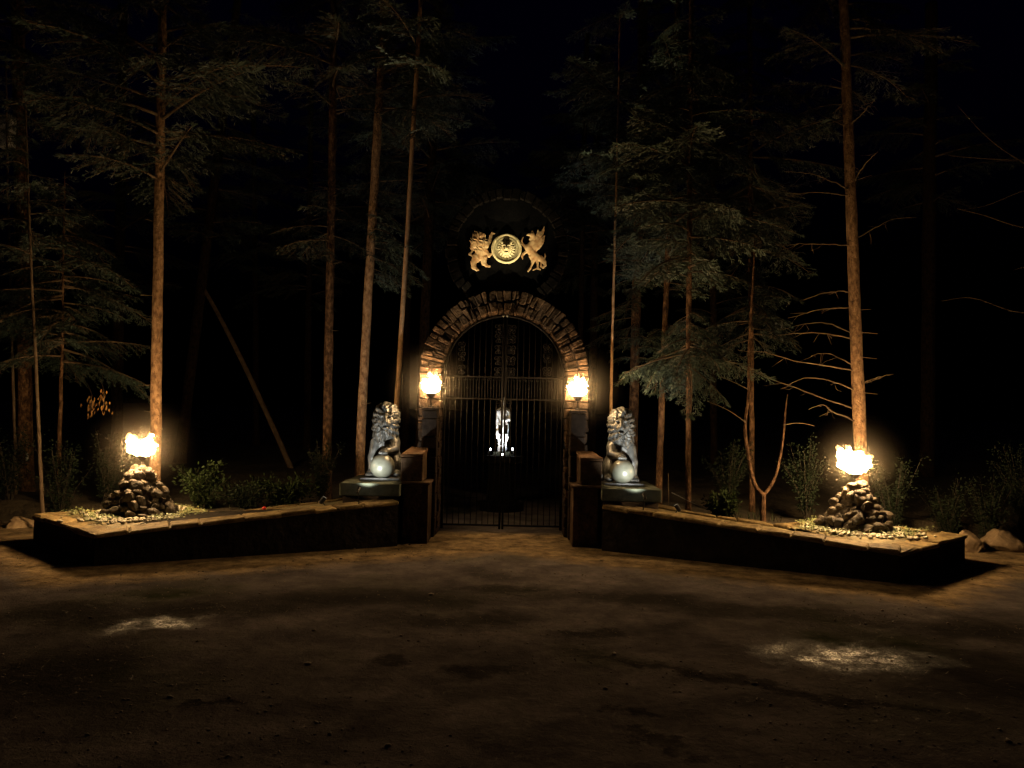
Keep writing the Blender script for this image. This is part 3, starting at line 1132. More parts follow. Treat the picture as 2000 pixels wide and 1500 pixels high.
g.sm(g.ell((-.01, .0, .74), (.21, .2, .30)), .06)
g.sm(g.ell((-.02, -.05, .60), (.15, .15, .2)), .05)
lock = np.sin(ang * 13 + 2.2 * np.sin(rad * 17) + 1.5 * np.sin(g.Y * 13))
lock2 = np.sin(ang * 23 + 3.1 * np.sin(rad * 25 + 1) + g.Y * 24)
tiers = np.abs(np.sin(rad * 21 + 1.4 * np.sin(ang * 13)))
g.v += -.0085 * lock - .0055 * lock2 - .008 * tiers + .008
# ragged lower ends of the locks
edge = .455 + .16 * np.clip((g.X + .2) / .4, 0, 1) + .028 * np.abs(np.sin(g.X * 46)) + .02 * np.sin(g.X * 21)
g.cut(np.maximum(g.Z - edge, 0) * 1e-9 + (g.Z - edge), .015)
# face opening
fc = np.minimum(g.ell((.02, -.26, .86), (.125, .17, .15)), g.ell((.025, -.32, .82), (.10, .18, .11)))
g.cut(fc, .015)
mane_V, mane_F = g.surf()
ball_V, ball_F = ICO3
SCL = 1.0
LIONM = {}


def lion(sgn, base, label):
    t = thing('lion_statue', label, 'statue', base, 'guardian lions beside the gate')
    fx = 1 if sgn < 0 else -1

    def put(name, V, F, m, lab=None):
        W = V * np.array((fx, 1, 1)) + np.array(base)
        part(name, W, F if fx > 0 else F[:, ::-1], m, t, smooth=True, label=lab)
    put('body', body_V * np.array((1, 1, 1)) + np.array((0, 0, .035)), body_F, M_BRONZE)
    put('mane', mane_V + np.array((0, 0, .035)), mane_F, M_BRONZE)
    put('ball', ball_V * .186 + np.array((.015, -.36, .215)), ball_F, M_BALL, 'smooth pale ball under the raised paw')
    V, F = prism([(-.3, -.48), (.3, -.48), (.36, .42), (-.3, .42)], 0, .04)
    V = V * np.array((fx, 1, 1)) + np.array(base)
    F = F if fx > 0 else [f[::-1] for f in F]
    part('plinth', V, F, M_BRONZE, t)


LB = D(752, 925, 12.12); RB = D(1211, 938, 12.12)
lion(-1, (LB[0], 12.12, .88), 'seated maned lion statue with paw on ball, left of the gate')
lion(1, (RB[0], 12.12, .88), 'seated maned lion statue with paw on ball, right of the gate')


# ------------------------------------------------------------------ small spotlights
def spot_fixture(name, label, pos, target, energy, col, size_deg, group, lens, r=.04, soft=.02, blend=.6, foot=None):
    pos, target = np.array(pos, float), np.array(target, float)
    t = thing(name, label, 'lamp', (pos[0], pos[1], foot if foot is not None else pos[2] - .1), group)
    d = (target - pos) / np.linalg.norm(target - pos)
    V, F = tube([pos - d * .11, pos - d * .10, pos - d * .02, pos - d * .004], [r * .4, r * .8, r, r], 14)
    part('housing', V, F, M_HOUSING, t, smooth=False)
    V, F = tube([pos - d * .003, pos - d * .001], [r * .82, r * .82], 14)
    part('lens', V, F, lens, t)
    z0 = foot if foot is not None else pos[2] - .1
    V, F = tube([(pos[0], pos[1], z0), tuple(pos - d * .06)], .008, 6)
    part('stem', V, F, M_HOUSING, t)
    l = bpy.data.lights.new('beam', 'SPOT')
    l.energy = energy
    l.color = col
    l.spot_size = math.radians(size_deg)
    l.spot_blend = blend
    l.shadow_soft_size = soft
    lo = bpy.data.objects.new('beam', l)
    link(lo, t)
    lo.location = tuple(pos + d * .012 - ORIG[t.name])
    lo.rotation_euler = Vector(d).to_track_quat('-Z', 'Y').to_euler()
    return t


WHITE = (1.0, 1.0, .93)
spot_fixture('spotlight', 'small spotlight at the foot of the left lion, shining up at it', (LB[0] - .16, 10.90, .85), (LB[0] + .02, 12.0, 1.66), SPOT_LION, WHITE, 84,
             'spotlights at the lions', M_LENS, r=.024, foot=.62, blend=1.0)
spot_fixture('spotlight', 'small spotlight at the foot of the right lion, shining up at it', (RB[0] + .16, 10.90, .85), (RB[0] - .02, 12.0, 1.66), SPOT_LION, WHITE, 84,
             'spotlights at the lions', M_LENS, r=.024, foot=.62, blend=1.0)
spot_fixture('crest_spotlight', 'small spotlight aimed up at the crest from the wall left of the drive', (-2.62, 10.95, .70), (PC[0], 12.3, PC[2]), SPOT_CREST, (1, .84, .52), 15,
             'spotlights aimed at the crest', M_LENSW, r=.035, foot=.58, blend=.9)
spot_fixture('crest_spotlight', 'small spotlight aimed up at the crest from the wall right of the drive', (2.36, 10.95, .70), (PC[0], 12.3, PC[2]), SPOT_CREST, (1, .84, .52), 15,
             'spotlights aimed at the crest', M_LENSW, r=.035, foot=.58, blend=.9)

# ------------------------------------------------------------------ iron gate
GY = 12.52
def ztop(x, r=.965):
    return SPR + math.sqrt(max(r * r - x * x, 0))


def spiral(cx, cz, r, turns, dirn, start, n=26):
    out = []
    for i in range(n):
        u = i / (n - 1)
        a_ = start + dirn * turns * 2 * math.pi * u
        rr = r * (1 - .82 * u)
        out.append((cx + rr * math.cos(a_), GY, cz + rr * math.sin(a_)))
    return out


Z_R1, Z_R2, Z_BOT = D(985, 737, GY)[2], D(985, 780, GY)[2], .12
for sgn, lab in ((-1, 'left'), (1, 'right')):
    t = thing('gate_leaf', '%s leaf of the black wrought-iron gate inside the arch' % lab, 'gate', (XC + sgn * .96, GY, 0), 'iron gate leaves')
    def bar(name, pts, r, sides=6):
        V, F = tube(pts, r, sides)
        return part(name, V, F, M_IRON, t, smooth=True)
    xs_ = [.022, .962]
    outer = [(XC + sgn * .962, GY, .06), (XC + sgn * .962, GY, SPR)]
    nseg = 16
    a0 = math.acos(.03 / .965)
    for i in range(1, nseg + 1):
        a_ = a0 * i / nseg
        outer.append((XC + sgn * .965 * math.cos(a_), GY, SPR + .965 * math.sin(a_)))
    bar('frame', outer, .02)
    bar('meeting_stile', [(XC + sgn * .024, GY, .06), (XC + sgn * .024, GY, ztop(.024))], .018)
    for z, r in ((Z_R1, .014), (Z_R2, .014), (Z_BOT, .016)):
        bar('rail', [(XC + sgn * .024, GY, z), (XC + sgn * .955, GY, z)], r)
    for k in range(1, 10):
        x = .024 + k * .095
        if x > .93:
            break
        if k in (1,):                      # scroll panel stands here above the rail
            bar('bar', [(XC + sgn * x, GY, Z_BOT), (XC + sgn * x, GY, Z_R1)], .0065)
        else:
            bar('bar', [(XC + sgn * x, GY, Z_BOT), (XC + sgn * x, GY, ztop(x))], .0065)
        if k % 2 == 0:
            V, F = ICO1
            part('collar', V * np.array((.02, .02, .014)) + np.array((XC + sgn * x, GY, (Z_R1 + Z_R2) / 2)), F, M_IRON, t, smooth=True)
    for k in range(9):                     # short bars between the rails
        x = .024 + (k + .5) * .095
        bar('short_bar', [(XC + sgn * x, GY, Z_R2), (XC + sgn * x, GY, Z_R1 - .04)], .006, 5)
        V, F = tubeq(spiral(XC + sgn * x, Z_R1 - .045, .026, 1.0, sgn, math.pi / 2, 14), .005, 4)
        part('scroll', V, F, M_IRON, t)
    for cxs, zs in ((.105, [2.62, 2.80, 2.98, 3.16, 3.32]), (.70, [2.64, 2.86, 3.02])):
        for zi, zc in enumerate(zs):
            for s2 in (-1, 1):
                V, F = tubeq(spiral(XC + sgn * (cxs + s2 * .034), zc + .03, .046, 1.35, s2, -math.pi / 2), .007, 5)
                part('scroll', V, F, M_IRON, t)
                V, F = tubeq(spiral(XC + sgn * (cxs + s2 * .03), zc - .05, .036, 1.25, -s2, math.pi / 2), .006, 5)
                part('scroll', V, F, M_IRON, t)
            V, F = ICO1
            part('rosette', V * np.array((.022, .014, .022)) + np.array((XC + sgn * cxs, GY - .012, zc - .01)), F, M_IRON, t, smooth=True)
    for zc in (2.06, 1.5):                  # lock ornament and lower scrolls at the meeting edge
        for s2 in (-1, 1):
            V, F = tubeq(spiral(XC + sgn * (.085), zc + s2 * .05, .05, 1.3, s2, -s2 * math.pi / 2), .007, 5)
            part('scroll', V, F, M_IRON, t)
    V, F = box(XC + sgn * .05 - .028, XC + sgn * .05 + .028, GY - .02, GY + .02, 1.60, 1.75)
    part('lock_box', V, F, M_IRON, t)
    V, F = ICO1
    part('finial', V * .022 + np.array((XC + sgn * .03, GY - .03, ztop(.02) + .0)), F, M_BALL, t, smooth=True)

# ------------------------------------------------------------------ white statue behind the gate
SY = 15.4
sb = D(981, 882, SY)
g = Grid((-.3, -.22, -.02), (.3, .22, 1.12), .0085)
g.chain([(-.055, 0, .03), (-.06, -.02, .3), (-.05, 0, .52)], [.065, .075, .1], .05)
g.chain([(.05, .01, .03), (.065, -.01, .3), (.05, 0, .52)], [.06, .075, .1], .05)
g.chain([(0, 0, .5), (0, .0, .64), (0, -.01, .78)], [.12, .10, .115], .05)
g.sm(g.ell((0, 0, .82), (.15, .075, .06)), .04)
for sx in (-1, 1):
    g.sm(g.ell((sx * .05, -.075, .755), (.045, .04, .045)), .02)
g.chain([(-.135, 0, .81), (-.155, -.01, .63), (-.135, -.04, .45)], [.045, .036, .026], .02)
g.sm(g.ell((-.14, -.05, .40), (.03, .03, .055)), .02)
g.chain([(-.14, -.04, .40), (-.15, -.03, .3)], [.04, .03], .03)
g.chain([(.135, 0, .81), (.165, -.03, .65), (.03, -.12, .63)], [.045, .036, .026], .02)
g.sm(g.ell((.0, -.125, .64), (.045, .025, .03)), .01)
g.chain([(0, .0, .84), (0, -.005, .92)], [.042, .04], .02)
g.sm(g.ell((.0, -.01, .985), (.06, .072, .082)), .015)
g.sm(g.ell((.0, .02, 1.005), (.072, .075, .08)), .015)
g.sm(g.ell((.0, .075, .98), (.04, .04, .04)), .02)
g.sm(g.cone((0, -.075, .99), (0, -.088, .968), .008, .014), .01)
m = (g.Z < .5)
g.v += np.where(m, .010 * np.sin(g.X * 75 + 5 * np.sin(g.Z * 7)), .004 * np.sin(g.X * 60 + g.Z * 50)) * np.clip((.9 - g.Z) / .1, 0, 1)
g.v = np.maximum(g.v, -g.Z)
V, F = g.surf()
V[:, 0] *= .74
st = thing('marble_statue', 'white marble draped figure glowing behind the iron gate', 'statue', (sb[0], SY, sb[2]))
part('figure', V + np.array((sb[0], SY, sb[2])), F, M_MARBLE, st, smooth=True)
V, F = tube([(sb[0], SY, sb[2] - .07), (sb[0], SY, sb[2] - .002)], [.2, .18], 20)
part('plinth', V, F, M_SLAB, st)
pd = thing('statue_pedestal', 'dark round stone pedestal under the white statue', 'pedestal', (sb[0], SY, 0))
V, F = tube([(sb[0], SY, -.02), (sb[0], SY, .15), (sb[0], SY, .2), (sb[0], SY, sb[2] - .25), (sb[0], SY, sb[2] - .2), (sb[0], SY, sb[2] - .072)], [.45, .45, .3, .26, .42, .42], 28)
part('column', V, F, M_PLAQUE, pd)
for k, (px, py, y) in enumerate(((958, 877, SY - .15), (982, 887, SY - .38), (1001, 877, SY - .15))):
    p = D(px, py, y)
    spot_fixture('statue_lamp', ['tiny white lamp at the statue foot, leftmost of three', 'tiny white lamp at the statue foot, middle and lowest of three', 'tiny white lamp at the statue foot, rightmost of three'][k],
                 p, (sb[0], SY - .02, sb[2] + .55), SPOT_STATUE * (1 if k == 1 else .6), (.95, .98, 1), 85, 'lamps at the statue foot', M_LENS2, r=.022, foot=sb[2] - .075, soft=.02)
    # visible glowing cap facing the gate
    V, F = ICO1
    lamp = [o for o in bpy.data.objects if o.name.startswith('statue_lamp')][-1]
    lamp = sorted([o for o in bpy.data.objects if o.name.startswith('statue_lamp')], key=lambda o: o.name)[-1]
    part('glass_cap', V * .017 + p + np.array((0, -.035, .0)), F, M_LENS2, lamp, smooth=True)


# ------------------------------------------------------------------ conifers
def spray(L, rg, droop=.12):
    """flat drooping fir bough along +X: needle-bearing twiglets as small blades; wood as thin quads"""
    B, Wd = [], []
    s = .18 * L
    def axis(s):
        return np.array((s, 0, -droop * s * s / L + .06 * math.sin(2.5 * s / L)))
    while s < L:
        f = s / L
        for side in (-1, 1):
            l2 = (.05 + .42 * L * (1 - f) ** .75 * min(1, f * 2.2 + .25)) * rg.uniform(.7, 1.15)
            l2 = min(l2, .75)
            an = math.radians(rg.uniform(42, 66)) * side
            p = axis(s)
            dd = np.array((math.cos(an), math.sin(an), rg.uniform(-.75, -.08)))
            dd /= np.linalg.norm(dd)
            nn_ = max(2, int(l2 / .031))
            Wd.append((p, p + dd * l2 + np.array((0, 0, -.18 * l2 * l2))))
            for i in range(1, nn_ + 1):
                u = i / nn_ * l2
                q = p + dd * u + np.array((0, 0, -.18 * u * u))
                for s3 in ((-1, 1) if i < nn_ else (-1, 0, 1)):
                    an3 = an + s3 * math.radians(rg.uniform(30, 55))
                    l3 = rg.uniform(.05, .10) * (1.15 - .4 * i / nn_)
                    d3 = np.array((math.cos(an3), math.sin(an3), rg.uniform(-.95, .12)))
                    B.append((q, q + d3 * l3, rg.uniform(.0045, .0085), rg.uniform(-1, 1)))
        s += .055 + .03 * rg.random()
    tip = axis(L)
    for i in range(6):
        an3 = rg.uniform(-.7, .7)
        B.append((tip - np.array((.03 * i, 0, 0)), tip + np.array((.09 * math.cos(an3), .09 * math.sin(an3), rg.uniform(-.03, .03))), .012, 0))
    A0 = np.array([b[0] for b in B]); A1 = np.array([b[1] for b in B]); w = np.array([b[2] for b in B])[:, None]; tl = np.array([b[3] for b in B])[:, None]
    d = A1 - A0
    sd = np.cross(d, np.array((0, 0, 1.0)))
    sd /= np.maximum(np.linalg.norm(sd, axis=1, keepdims=True), 1e-9)
    up = np.cross(sd, d)
    up /= np.maximum(np.linalg.norm(up, axis=1, keepdims=True), 1e-9)
    sd = sd * np.cos(tl) + up * np.sin(tl)
    mid = A0 + d * .55
    V = np.stack([A0, mid + sd * w, A1, mid - sd * w], 1).reshape(-1, 3)
    F = np.arange(len(V)).reshape(-1, 4)
    wood = [tubeq([axis(x) for x in np.linspace(0, L, 6)], np.linspace(.012 * L + .004, .004, 6), 4)]
    for a_, b_ in Wd[::2]:
        wood.append(tubeq([a_, b_], [.005, .003], 3))
    return (V, F), join(wood)


SPR_RG = np.random.default_rng(5)
SPRAYS = {L: [spray(L, SPR_RG, dr) for dr in (.05, .14, .26)] for L in (.7, 1.2, 1.8)}


def place(VF, p, az, pitch, roll, sc):
    V, F = VF
    R = np.array((Matrix.Rotation(az, 3, 'Z') @ Matrix.Rotation(-pitch, 3, 'Y') @ Matrix.Rotation(roll, 3, 'X')))
    return V @ R.T * sc + np.array(p), F


def crown(line, z0, z1, Lmax, n, rg, low=0.6, pitch=(.0, .35), azr=None, Lmin=.5):
    """boughs up a trunk line; low: share of length at the bottom of the crown"""
    fol, wood = [], []
    for i in range(n):
        u = (i + rg.uniform(0, 1)) / n
        z = z0 + (z1 - z0) * u
        x = np.interp(z, line[:, 2], line[:, 0])
        y = np.interp(z, line[:, 2], line[:, 1])
        az = rg.uniform(0, 2 * math.pi) if azr is None else rg.uniform(*azr)
        prof_ = (low + (1 - low) * min(u * 4, 1)) * (1 - .75 * max(0, u - .35) / .65)
        L = max(Lmin, Lmax * prof_ * rg.uniform(.65, 1.1))
        key = .7 if L < .95 else (1.2 if L < 1.5 else 1.8)
        f, w = SPRAYS[key][rg.integers(0, 3)]
        a = (np.array((x, y, z)), az, rg.uniform(*pitch), rg.uniform(-.35, .35), L / key)
        fol.append(place(f, *a))
        wood.append(place(w, *a))
    return join(fol), join(wood)


def trunk_line(pts, n=40, wob=.012, seed=0):
    rg = np.random.default_rng(seed)
    P = smooth_line(pts, n)
    k = np.cumsum(rg.normal(0, 1, (n, 2)), axis=0)
    k -= np.linspace(0, 1, n)[:, None] * k[-1]
    P[:, :2] += k / max(np.abs(k).max(), 1e-6) * wob
    return P


def trunk_mesh(P, r0, r1, sides, rg, flare=.35):
    n = len(P)
    z = (P[:, 2] - P[0, 2])
    r = r0 + (r1 - r0) * np.linspace(0, 1, n)
    r = r * (1 + flare * np.exp(-z / .25)) * (1 + rg.normal(0, .02, n))
    V, F = tube(P, r, sides)
    V += rg.normal(0, r0 * .025, V.shape)
    return V, F


def tree(label, pts, r0, r1, seed, cr=None, group='forest trees', needles=None, sides=10, stubs=0, name='fir_tree', wob=.02, extra=None, bark=None):
    rg = np.random.default_rng(seed)
    P = trunk_line(pts, 46, wob, seed)
    t = thing(name, label, 'tree', (P[0][0], P[0][1], P[0][2]), group)
    V, F = trunk_mesh(P, r0, r1, sides, rg)
    part('trunk', V, F, bark or M_BARK, t, smooth=True)
    if cr:
        fols, woods = [], []
        for c in cr:
            f, w = crown(P, *c['z'], c['L'], c['n'], rg, c.get('low', .6), c.get('pitch', (-.15, .3)), c.get('az'), c.get('Lmin', .45))
            fols.append(f)
            woods.append(w)
        V, F = join(fols)
        part('crown', V, F, needles or M_NEEDLE, t)
        V, F = join(woods)
        part('boughs', V, F, M_TWIG, t, kind='stuff')
    for i in range(stubs):
        z = rg.uniform(P[0][2] + .6, P[-1][2] * .6)
        x, y = np.interp(z, P[:, 2], P[:, 0]), np.interp(z, P[:, 2], P[:, 1])
        a_ = rg.uniform(math.pi, 2 * math.pi)
        l = rg.uniform(.1, .28)
        rr = r0 * .7
        V, F = tube([(x, y, z), (x + (rr + l) * math.cos(a_), y + (rr + l) * math.sin(a_), z + rg.uniform(-.05, .1))], [.008, .003], 5)
        part('stub', V, F, M_TWIG, t)
    return t, P


def up(px0, py0, px1, py1, Y, ztop=13.0, ybend=None):
    """trunk line seen through two photo points at distance Y, from the floor to ztop"""
    a_, b_ = D(px0, py0, Y), D(px1, py1, Y)
    k = (b_ - a_) / (b_[2] - a_[2])
    z0 = fl(a_[0], Y) - .05
    return [a_ + k * (z - a_[2]) for z in (z0, z0 + (ztop - z0) * .33, z0 + (ztop - z0) * .66, ztop)]


# trees close to the walls
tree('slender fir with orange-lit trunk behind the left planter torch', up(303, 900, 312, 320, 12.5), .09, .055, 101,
     [dict(z=(5.6, 10.5), L=2.4, n=46, low=.8, pitch=(-.1, .35))], stubs=10, bark=M_BARK_LIT)
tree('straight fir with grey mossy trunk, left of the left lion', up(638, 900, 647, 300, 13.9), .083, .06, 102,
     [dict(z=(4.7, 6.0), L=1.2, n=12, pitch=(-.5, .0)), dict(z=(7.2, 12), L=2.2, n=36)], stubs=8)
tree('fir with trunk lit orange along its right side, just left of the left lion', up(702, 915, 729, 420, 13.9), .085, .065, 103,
     [dict(z=(4.3, 6.0), L=1.25, n=16, pitch=(-.55, .0), az=(-1.4, 1.0)), dict(z=(7.0, 12), L=2.2, n=36)], needles=M_NEEDLE_LIT, stubs=5, bark=M_BARK_LIT)
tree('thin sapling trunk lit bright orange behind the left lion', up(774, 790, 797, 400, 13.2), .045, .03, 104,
     [dict(z=(6.6, 11), L=1.5, n=24)], stubs=3, sides=8, bark=M_BARK_LIT_SMOOTH)
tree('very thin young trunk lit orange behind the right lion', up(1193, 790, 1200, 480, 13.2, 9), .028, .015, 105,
     [dict(z=(4.3, 5.6), L=.8, n=14, pitch=(-.3, .3), az=(-1.5, 1.8)), dict(z=(5.6, 9), L=1.0, n=22)], needles=M_NEEDLE_LIT, sides=7, bark=M_BARK_LIT_SMOOTH)
tree('broad dim fir trunk with lit left edge behind the right lion', up(1237, 790, 1250, 250, 14.6), .09, .085, 106,
     [dict(z=(2.9, 5.6), L=.95, n=24, pitch=(-.5, .0), az=(2.6, 5.6)), dict(z=(5.8, 12), L=2.3, n=46)], needles=M_NEEDLE_LIT, stubs=3)
tree('slim fir right of the right lion, leaning slightly', up(1287, 960, 1303, 520, 13.5), .055, .045, 107,
     [dict(z=(2.7, 3.6), L=1.05, n=16, pitch=(-.6, -.05), az=(2.2, 6.6)), dict(z=(4.3, 10), L=1.9, n=56, pitch=(-.45, .15))], needles=M_NEEDLE_LIT, stubs=2)
tree('slim fir with reddish trunk between right lion and forked sapling', up(1343, 985, 1346, 600, 12.7), .045, .04, 108,
     [dict(z=(2.7, 3.7), L=1.25, n=34, pitch=(-.75, -.1)), dict(z=(4.2, 9), L=1.8, n=52, pitch=(-.45, .15))], needles=M_NEEDLE_LIT, stubs=4)
tree('fir with heavy low boughs behind the forked sapling', up(1468, 900, 1466, 500, 13.6), .045, .04, 109,
     [dict(z=(3.3, 4.8), L=1.35, n=30, pitch=(-.55, .0)), dict(z=(4.8, 10), L=2.0, n=56, pitch=(-.45, .15))], stubs=2)
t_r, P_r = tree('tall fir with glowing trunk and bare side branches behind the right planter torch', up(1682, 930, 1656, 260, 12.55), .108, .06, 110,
                [dict(z=(6.9, 12), L=2.0, n=34)], stubs=9, bark=M_BARK_LIT)
bare = [
    [(1668, 655), (1620, 632), (1575, 632), (1530, 643)], [(1668, 664), (1610, 652), (1545, 652), (1500, 660)],
    [(1672, 726), (1625, 716), (1560, 706), (1500, 690), (1440, 684)], [(1673, 800), (1620, 782), (1560, 760), (1490, 733), (1425, 712)],
    [(1670, 717), (1640, 700), (1612, 689), (1585, 695)], [(1673, 765), (1625, 745), (1575, 738), (1525, 760)],
    [(1674, 824), (1630, 806), (1605, 790), (1580, 800)], [(1664, 570), (1620, 570), (1570, 585)], [(1660, 480), (1590, 476), (1515, 478)],
    [(1656, 372), (1620, 352), (1575, 338), (1535, 336)], [(1654, 382), (1600, 376), (1545, 378)], [(1652, 250), (1600, 222), (1560, 190), (1535, 172)],
    [(1656, 250), (1690, 215), (1708, 195)], [(1664, 470), (1700, 450), (1740, 430), (1790, 425)], [(1660, 362), (1690, 320), (1715, 295)],
    [(1676, 760), (1700, 742), (1745, 730)], [(1664, 600), (1600, 605), (1540, 622)]]
rg = np.random.default_rng(9)
for i, b in enumerate(bare):
    dy = rg.uniform(-.7, .35)
    pts = [D(px, py, 12.55 + dy * k / (len(b) - 1)) for k, (px, py) in enumerate(b)]
    x0 = np.array((np.interp(pts[0][2], P_r[:, 2], P_r[:, 0]), np.interp(pts[0][2], P_r[:, 2], P_r[:, 1]), pts[0][2]))
    P = smooth_line([x0] + pts[1:], 14)
    P += rg.normal(0, .006, P.shape)
    V, F = tube(P, np.linspace(.015, .004, 14), 5)
    br = part('branch', V, F, M_TWIG, t_r, smooth=True)
    tw = []
    for k in range(5):
        j = rg.integers(4, 13)
        e = P[j] + np.array((rg.uniform(-.3, .1), rg.uniform(-.2, .2), rg.uniform(-.22, .05)))
        tw.append(tubeq([P[j], (P[j] + e) / 2 + rg.normal(0, .02, 3), e], [.004, .003, .0015], 4))
    V, F = join(tw)
    part('twigs', V, F, M_TWIG, br, kind='stuff')

# forked sapling
t = thing('forked_sapling', 'bare sapling forking into a wide Y behind the right wing wall', 'tree', (D(1490, 1020, 12.0)[0], 12.0, .3), 'forest trees')
stem = [D(px, py, 12.0) for px, py in ((1491, 1035), (1490, 1000), (1491, 962))]
V, F = tube(smooth_line(stem, 8), np.linspace(.05, .042, 8), 8)
part('trunk', V, F, M_BARK, t, smooth=True)
limb1 = [D(px, py, 12.0 + k * .03) for k, (px, py) in enumerate(((1491, 968), (1472, 942), (1460, 880), (1455, 830), (1462, 770), (1462, 690), (1470, 560), (1474, 470)))]
limb2 = [D(px, py, 12.0 + k * .05) for k, (px, py) in enumerate(((1491, 968), (1510, 940), (1522, 900), (1530, 850), (1534, 800), (1538, 770)))]
for L_, r in ((limb1, .036), (limb2, .030)):
    V, F = tube(smooth_line(L_, 22), np.linspace(r, .010, 22), 7)
    part('limb', V, F, M_BARK, t, smooth=True)
for b in ([(1457, 825), (1420, 800), (1380, 783)], [(1461, 760), (1430, 745), (1405, 735)], [(1530, 830), (1560, 826), (1590, 832)]):
    V, F = tube(smooth_line([D(px, py, 12.05) for px, py in b], 8), np.linspace(.009, .003, 8), 5)
    part('branch', V, F, M_TWIG, t, smooth=True)

# trees at the left edge
tree('thick dark fir trunk at the left edge with a pale tag', up(50, 900, 40, 400, 14.0), .125, .10, 120, [dict(z=(7.2, 12), L=2.2, n=34)], stubs=4)
tree('thin pale stem left of the thick dark trunk at the left edge', up(30, 920, 24, 660, 13.2, 8), .026, .012, 121, [dict(z=(3.6, 8), L=1.0, n=24)], sides=7, bark=M_TWIG)
tree('thin pale stem just behind the left corner of the left planter', up(83, 990, 72, 720, 11.9, 7), .032, .012, 122, [dict(z=(4.1, 7), L=.9, n=24, pitch=(-.3, .2))], sides=7, bark=M_TWIG)
tree('young fir with drooping boughs above the left planter', up(118, 760, 127, 345, 13.0, 5.9), .04, .008, 123,
     [dict(z=(2.6, 5.8), L=1.6, n=60, low=1.0, pitch=(-.35, .05), Lmin=.2)], sides=7)
tree('dim fir trunk in the dark left of the torch-lit trunk', up(228, 880, 232, 590, 21), .15, .12, 124, [dict(z=(4.5, 12), L=2.2, n=44)], bark=M_BARK_DIM)
tree('dim leaning fir trunk right of the torch-lit trunk', up(352, 900, 402, 500, 19.0), .14, .09, 125, [dict(z=(6, 12), L=2.2, n=40)], bark=M_BARK_DIM)
tree('slim dark trunk standing close left of the arch', up(830, 640, 840, 400, 19.0), .13, .11, 126, [dict(z=(6.2, 12), L=2.3, n=46)], bark=M_BARK_DIM)
tree('wide dim trunk in the dark right of the right torch', up(1812, 850, 1815, 480, 20.0), .18, .15, 127, [dict(z=(7.5, 12), L=2.2, n=30)], bark=M_BARK_DIM)
tree('faint fir trunk deep in the wood left of the grey mossy trunk', up(600, 800, 604, 500, 24), .11, .07, 128, [dict(z=(5, 12), L=2.2, n=40)], bark=M_BARK_DIM)
tree('faint trunk seen to the right of the arch', up(1135, 560, 1139, 400, 22), .08, .07, 129, [dict(z=(6.4, 12), L=2.3, n=46)], bark=M_BARK_DIM)
tree('faint fir trunk behind the slim reddish one', up(1395, 880, 1392, 500, 22.0), .10, .08, 130, [dict(z=(4.6, 12), L=2.3, n=46)], bark=M_BARK_DIM)
tree('faint dark trunk between the leaning pole and the grey mossy trunk', up(500, 820, 497, 480, 25.0), .10, .08, 131, [dict(z=(5.4, 12), L=2.3, n=40)], bark=M_BARK_DIM)
tree('dark fir high up left of the crest', up(800, 300, 803, 100, 23.0), .12, .09, 132, [dict(z=(6.5, 14), L=3.2, n=60)], bark=M_BARK_DIM)
tree('dark fir high up right of the crest', up(1165, 300, 1168, 100, 23.0), .12, .09, 133, [dict(z=(5.8, 13), L=3.0, n=60)], bark=M_BARK_DIM)
# leafless tree outside the right edge whose branches reach in
t_o, P_o = tree('leafless tree at the right edge reaching bare branches into view', up(2080, 900, 2070, 300, 14.5, 10), .12, .06, 134, None, name='bare_tree')
for b in ([(2068, 345), (2000, 318), (1930, 270), (1870, 206)], [(2070, 300), (1990, 312), (1900, 308), (1840, 302)], [(2072, 450), (1990, 442), (1920, 420), (1870, 408)],
          [(2072, 360), (2000, 372), (1930, 400), (1880, 410)], [(2074, 600), (1990, 610), (1900, 582), (1840, 588)], [(2074, 520), (2000, 522), (1975, 530)]):
    P = smooth_line([D(px, py, 14.5 - .12 * k) for k, (px, py) in enumerate(b)], 14)
    V, F = tube(P, np.linspace(.02, .004, 14), 5)
    part('branch', V, F, M_TWIG, t_o, smooth=True)

# leaning dead pole
P = smooth_line([D(585, 955, 18.6), D(540, 850, 18.7), D(480, 720, 18.8), D(432, 625, 18.9), D(396, 560, 19.0)], 16)
solo('leaning_dead_trunk', *tube(P, np.linspace(.07, .045, 16), 9), M_TWIG, 'dead slender trunk leaning to the left in the dark behind the left wing wall', 'trunk', P[0], smooth=True)

# box high on the thick trunk, tag lower on it
p = D(12, 258, 13.7)
t = thing('nest_box', 'pale weathered box high on the thick trunk at the left edge', 'box', (p[0], p[1], p[2] - .28))
V, F = chamfer_block(box(p[0] - .12, p[0] + .12, p[1] - .1, p[1] + .1, p[2] - .28, p[2] + .26)[0], .008, rg)
part('case', V, F, M_BOX, t)
V, F = chamfer_block(box(p[0] - .14, p[0] + .14, p[1] - .13, p[1] + .12, p[2] + .262, p[2] + .285)[0], .006, rg)
part('lid', V, F, M_BOX, t)
p = D(53, 893, 13.86)
solo('trunk_tag', *chamfer_block(box(p[0] - .02, p[0] + .02, p[1] - .012, p[1] + .005, p[2] - .07, p[2] + .08)[0], .004, rg), M_BOX,
     'narrow pale tag nailed to the thick dark trunk', 'tag', p)

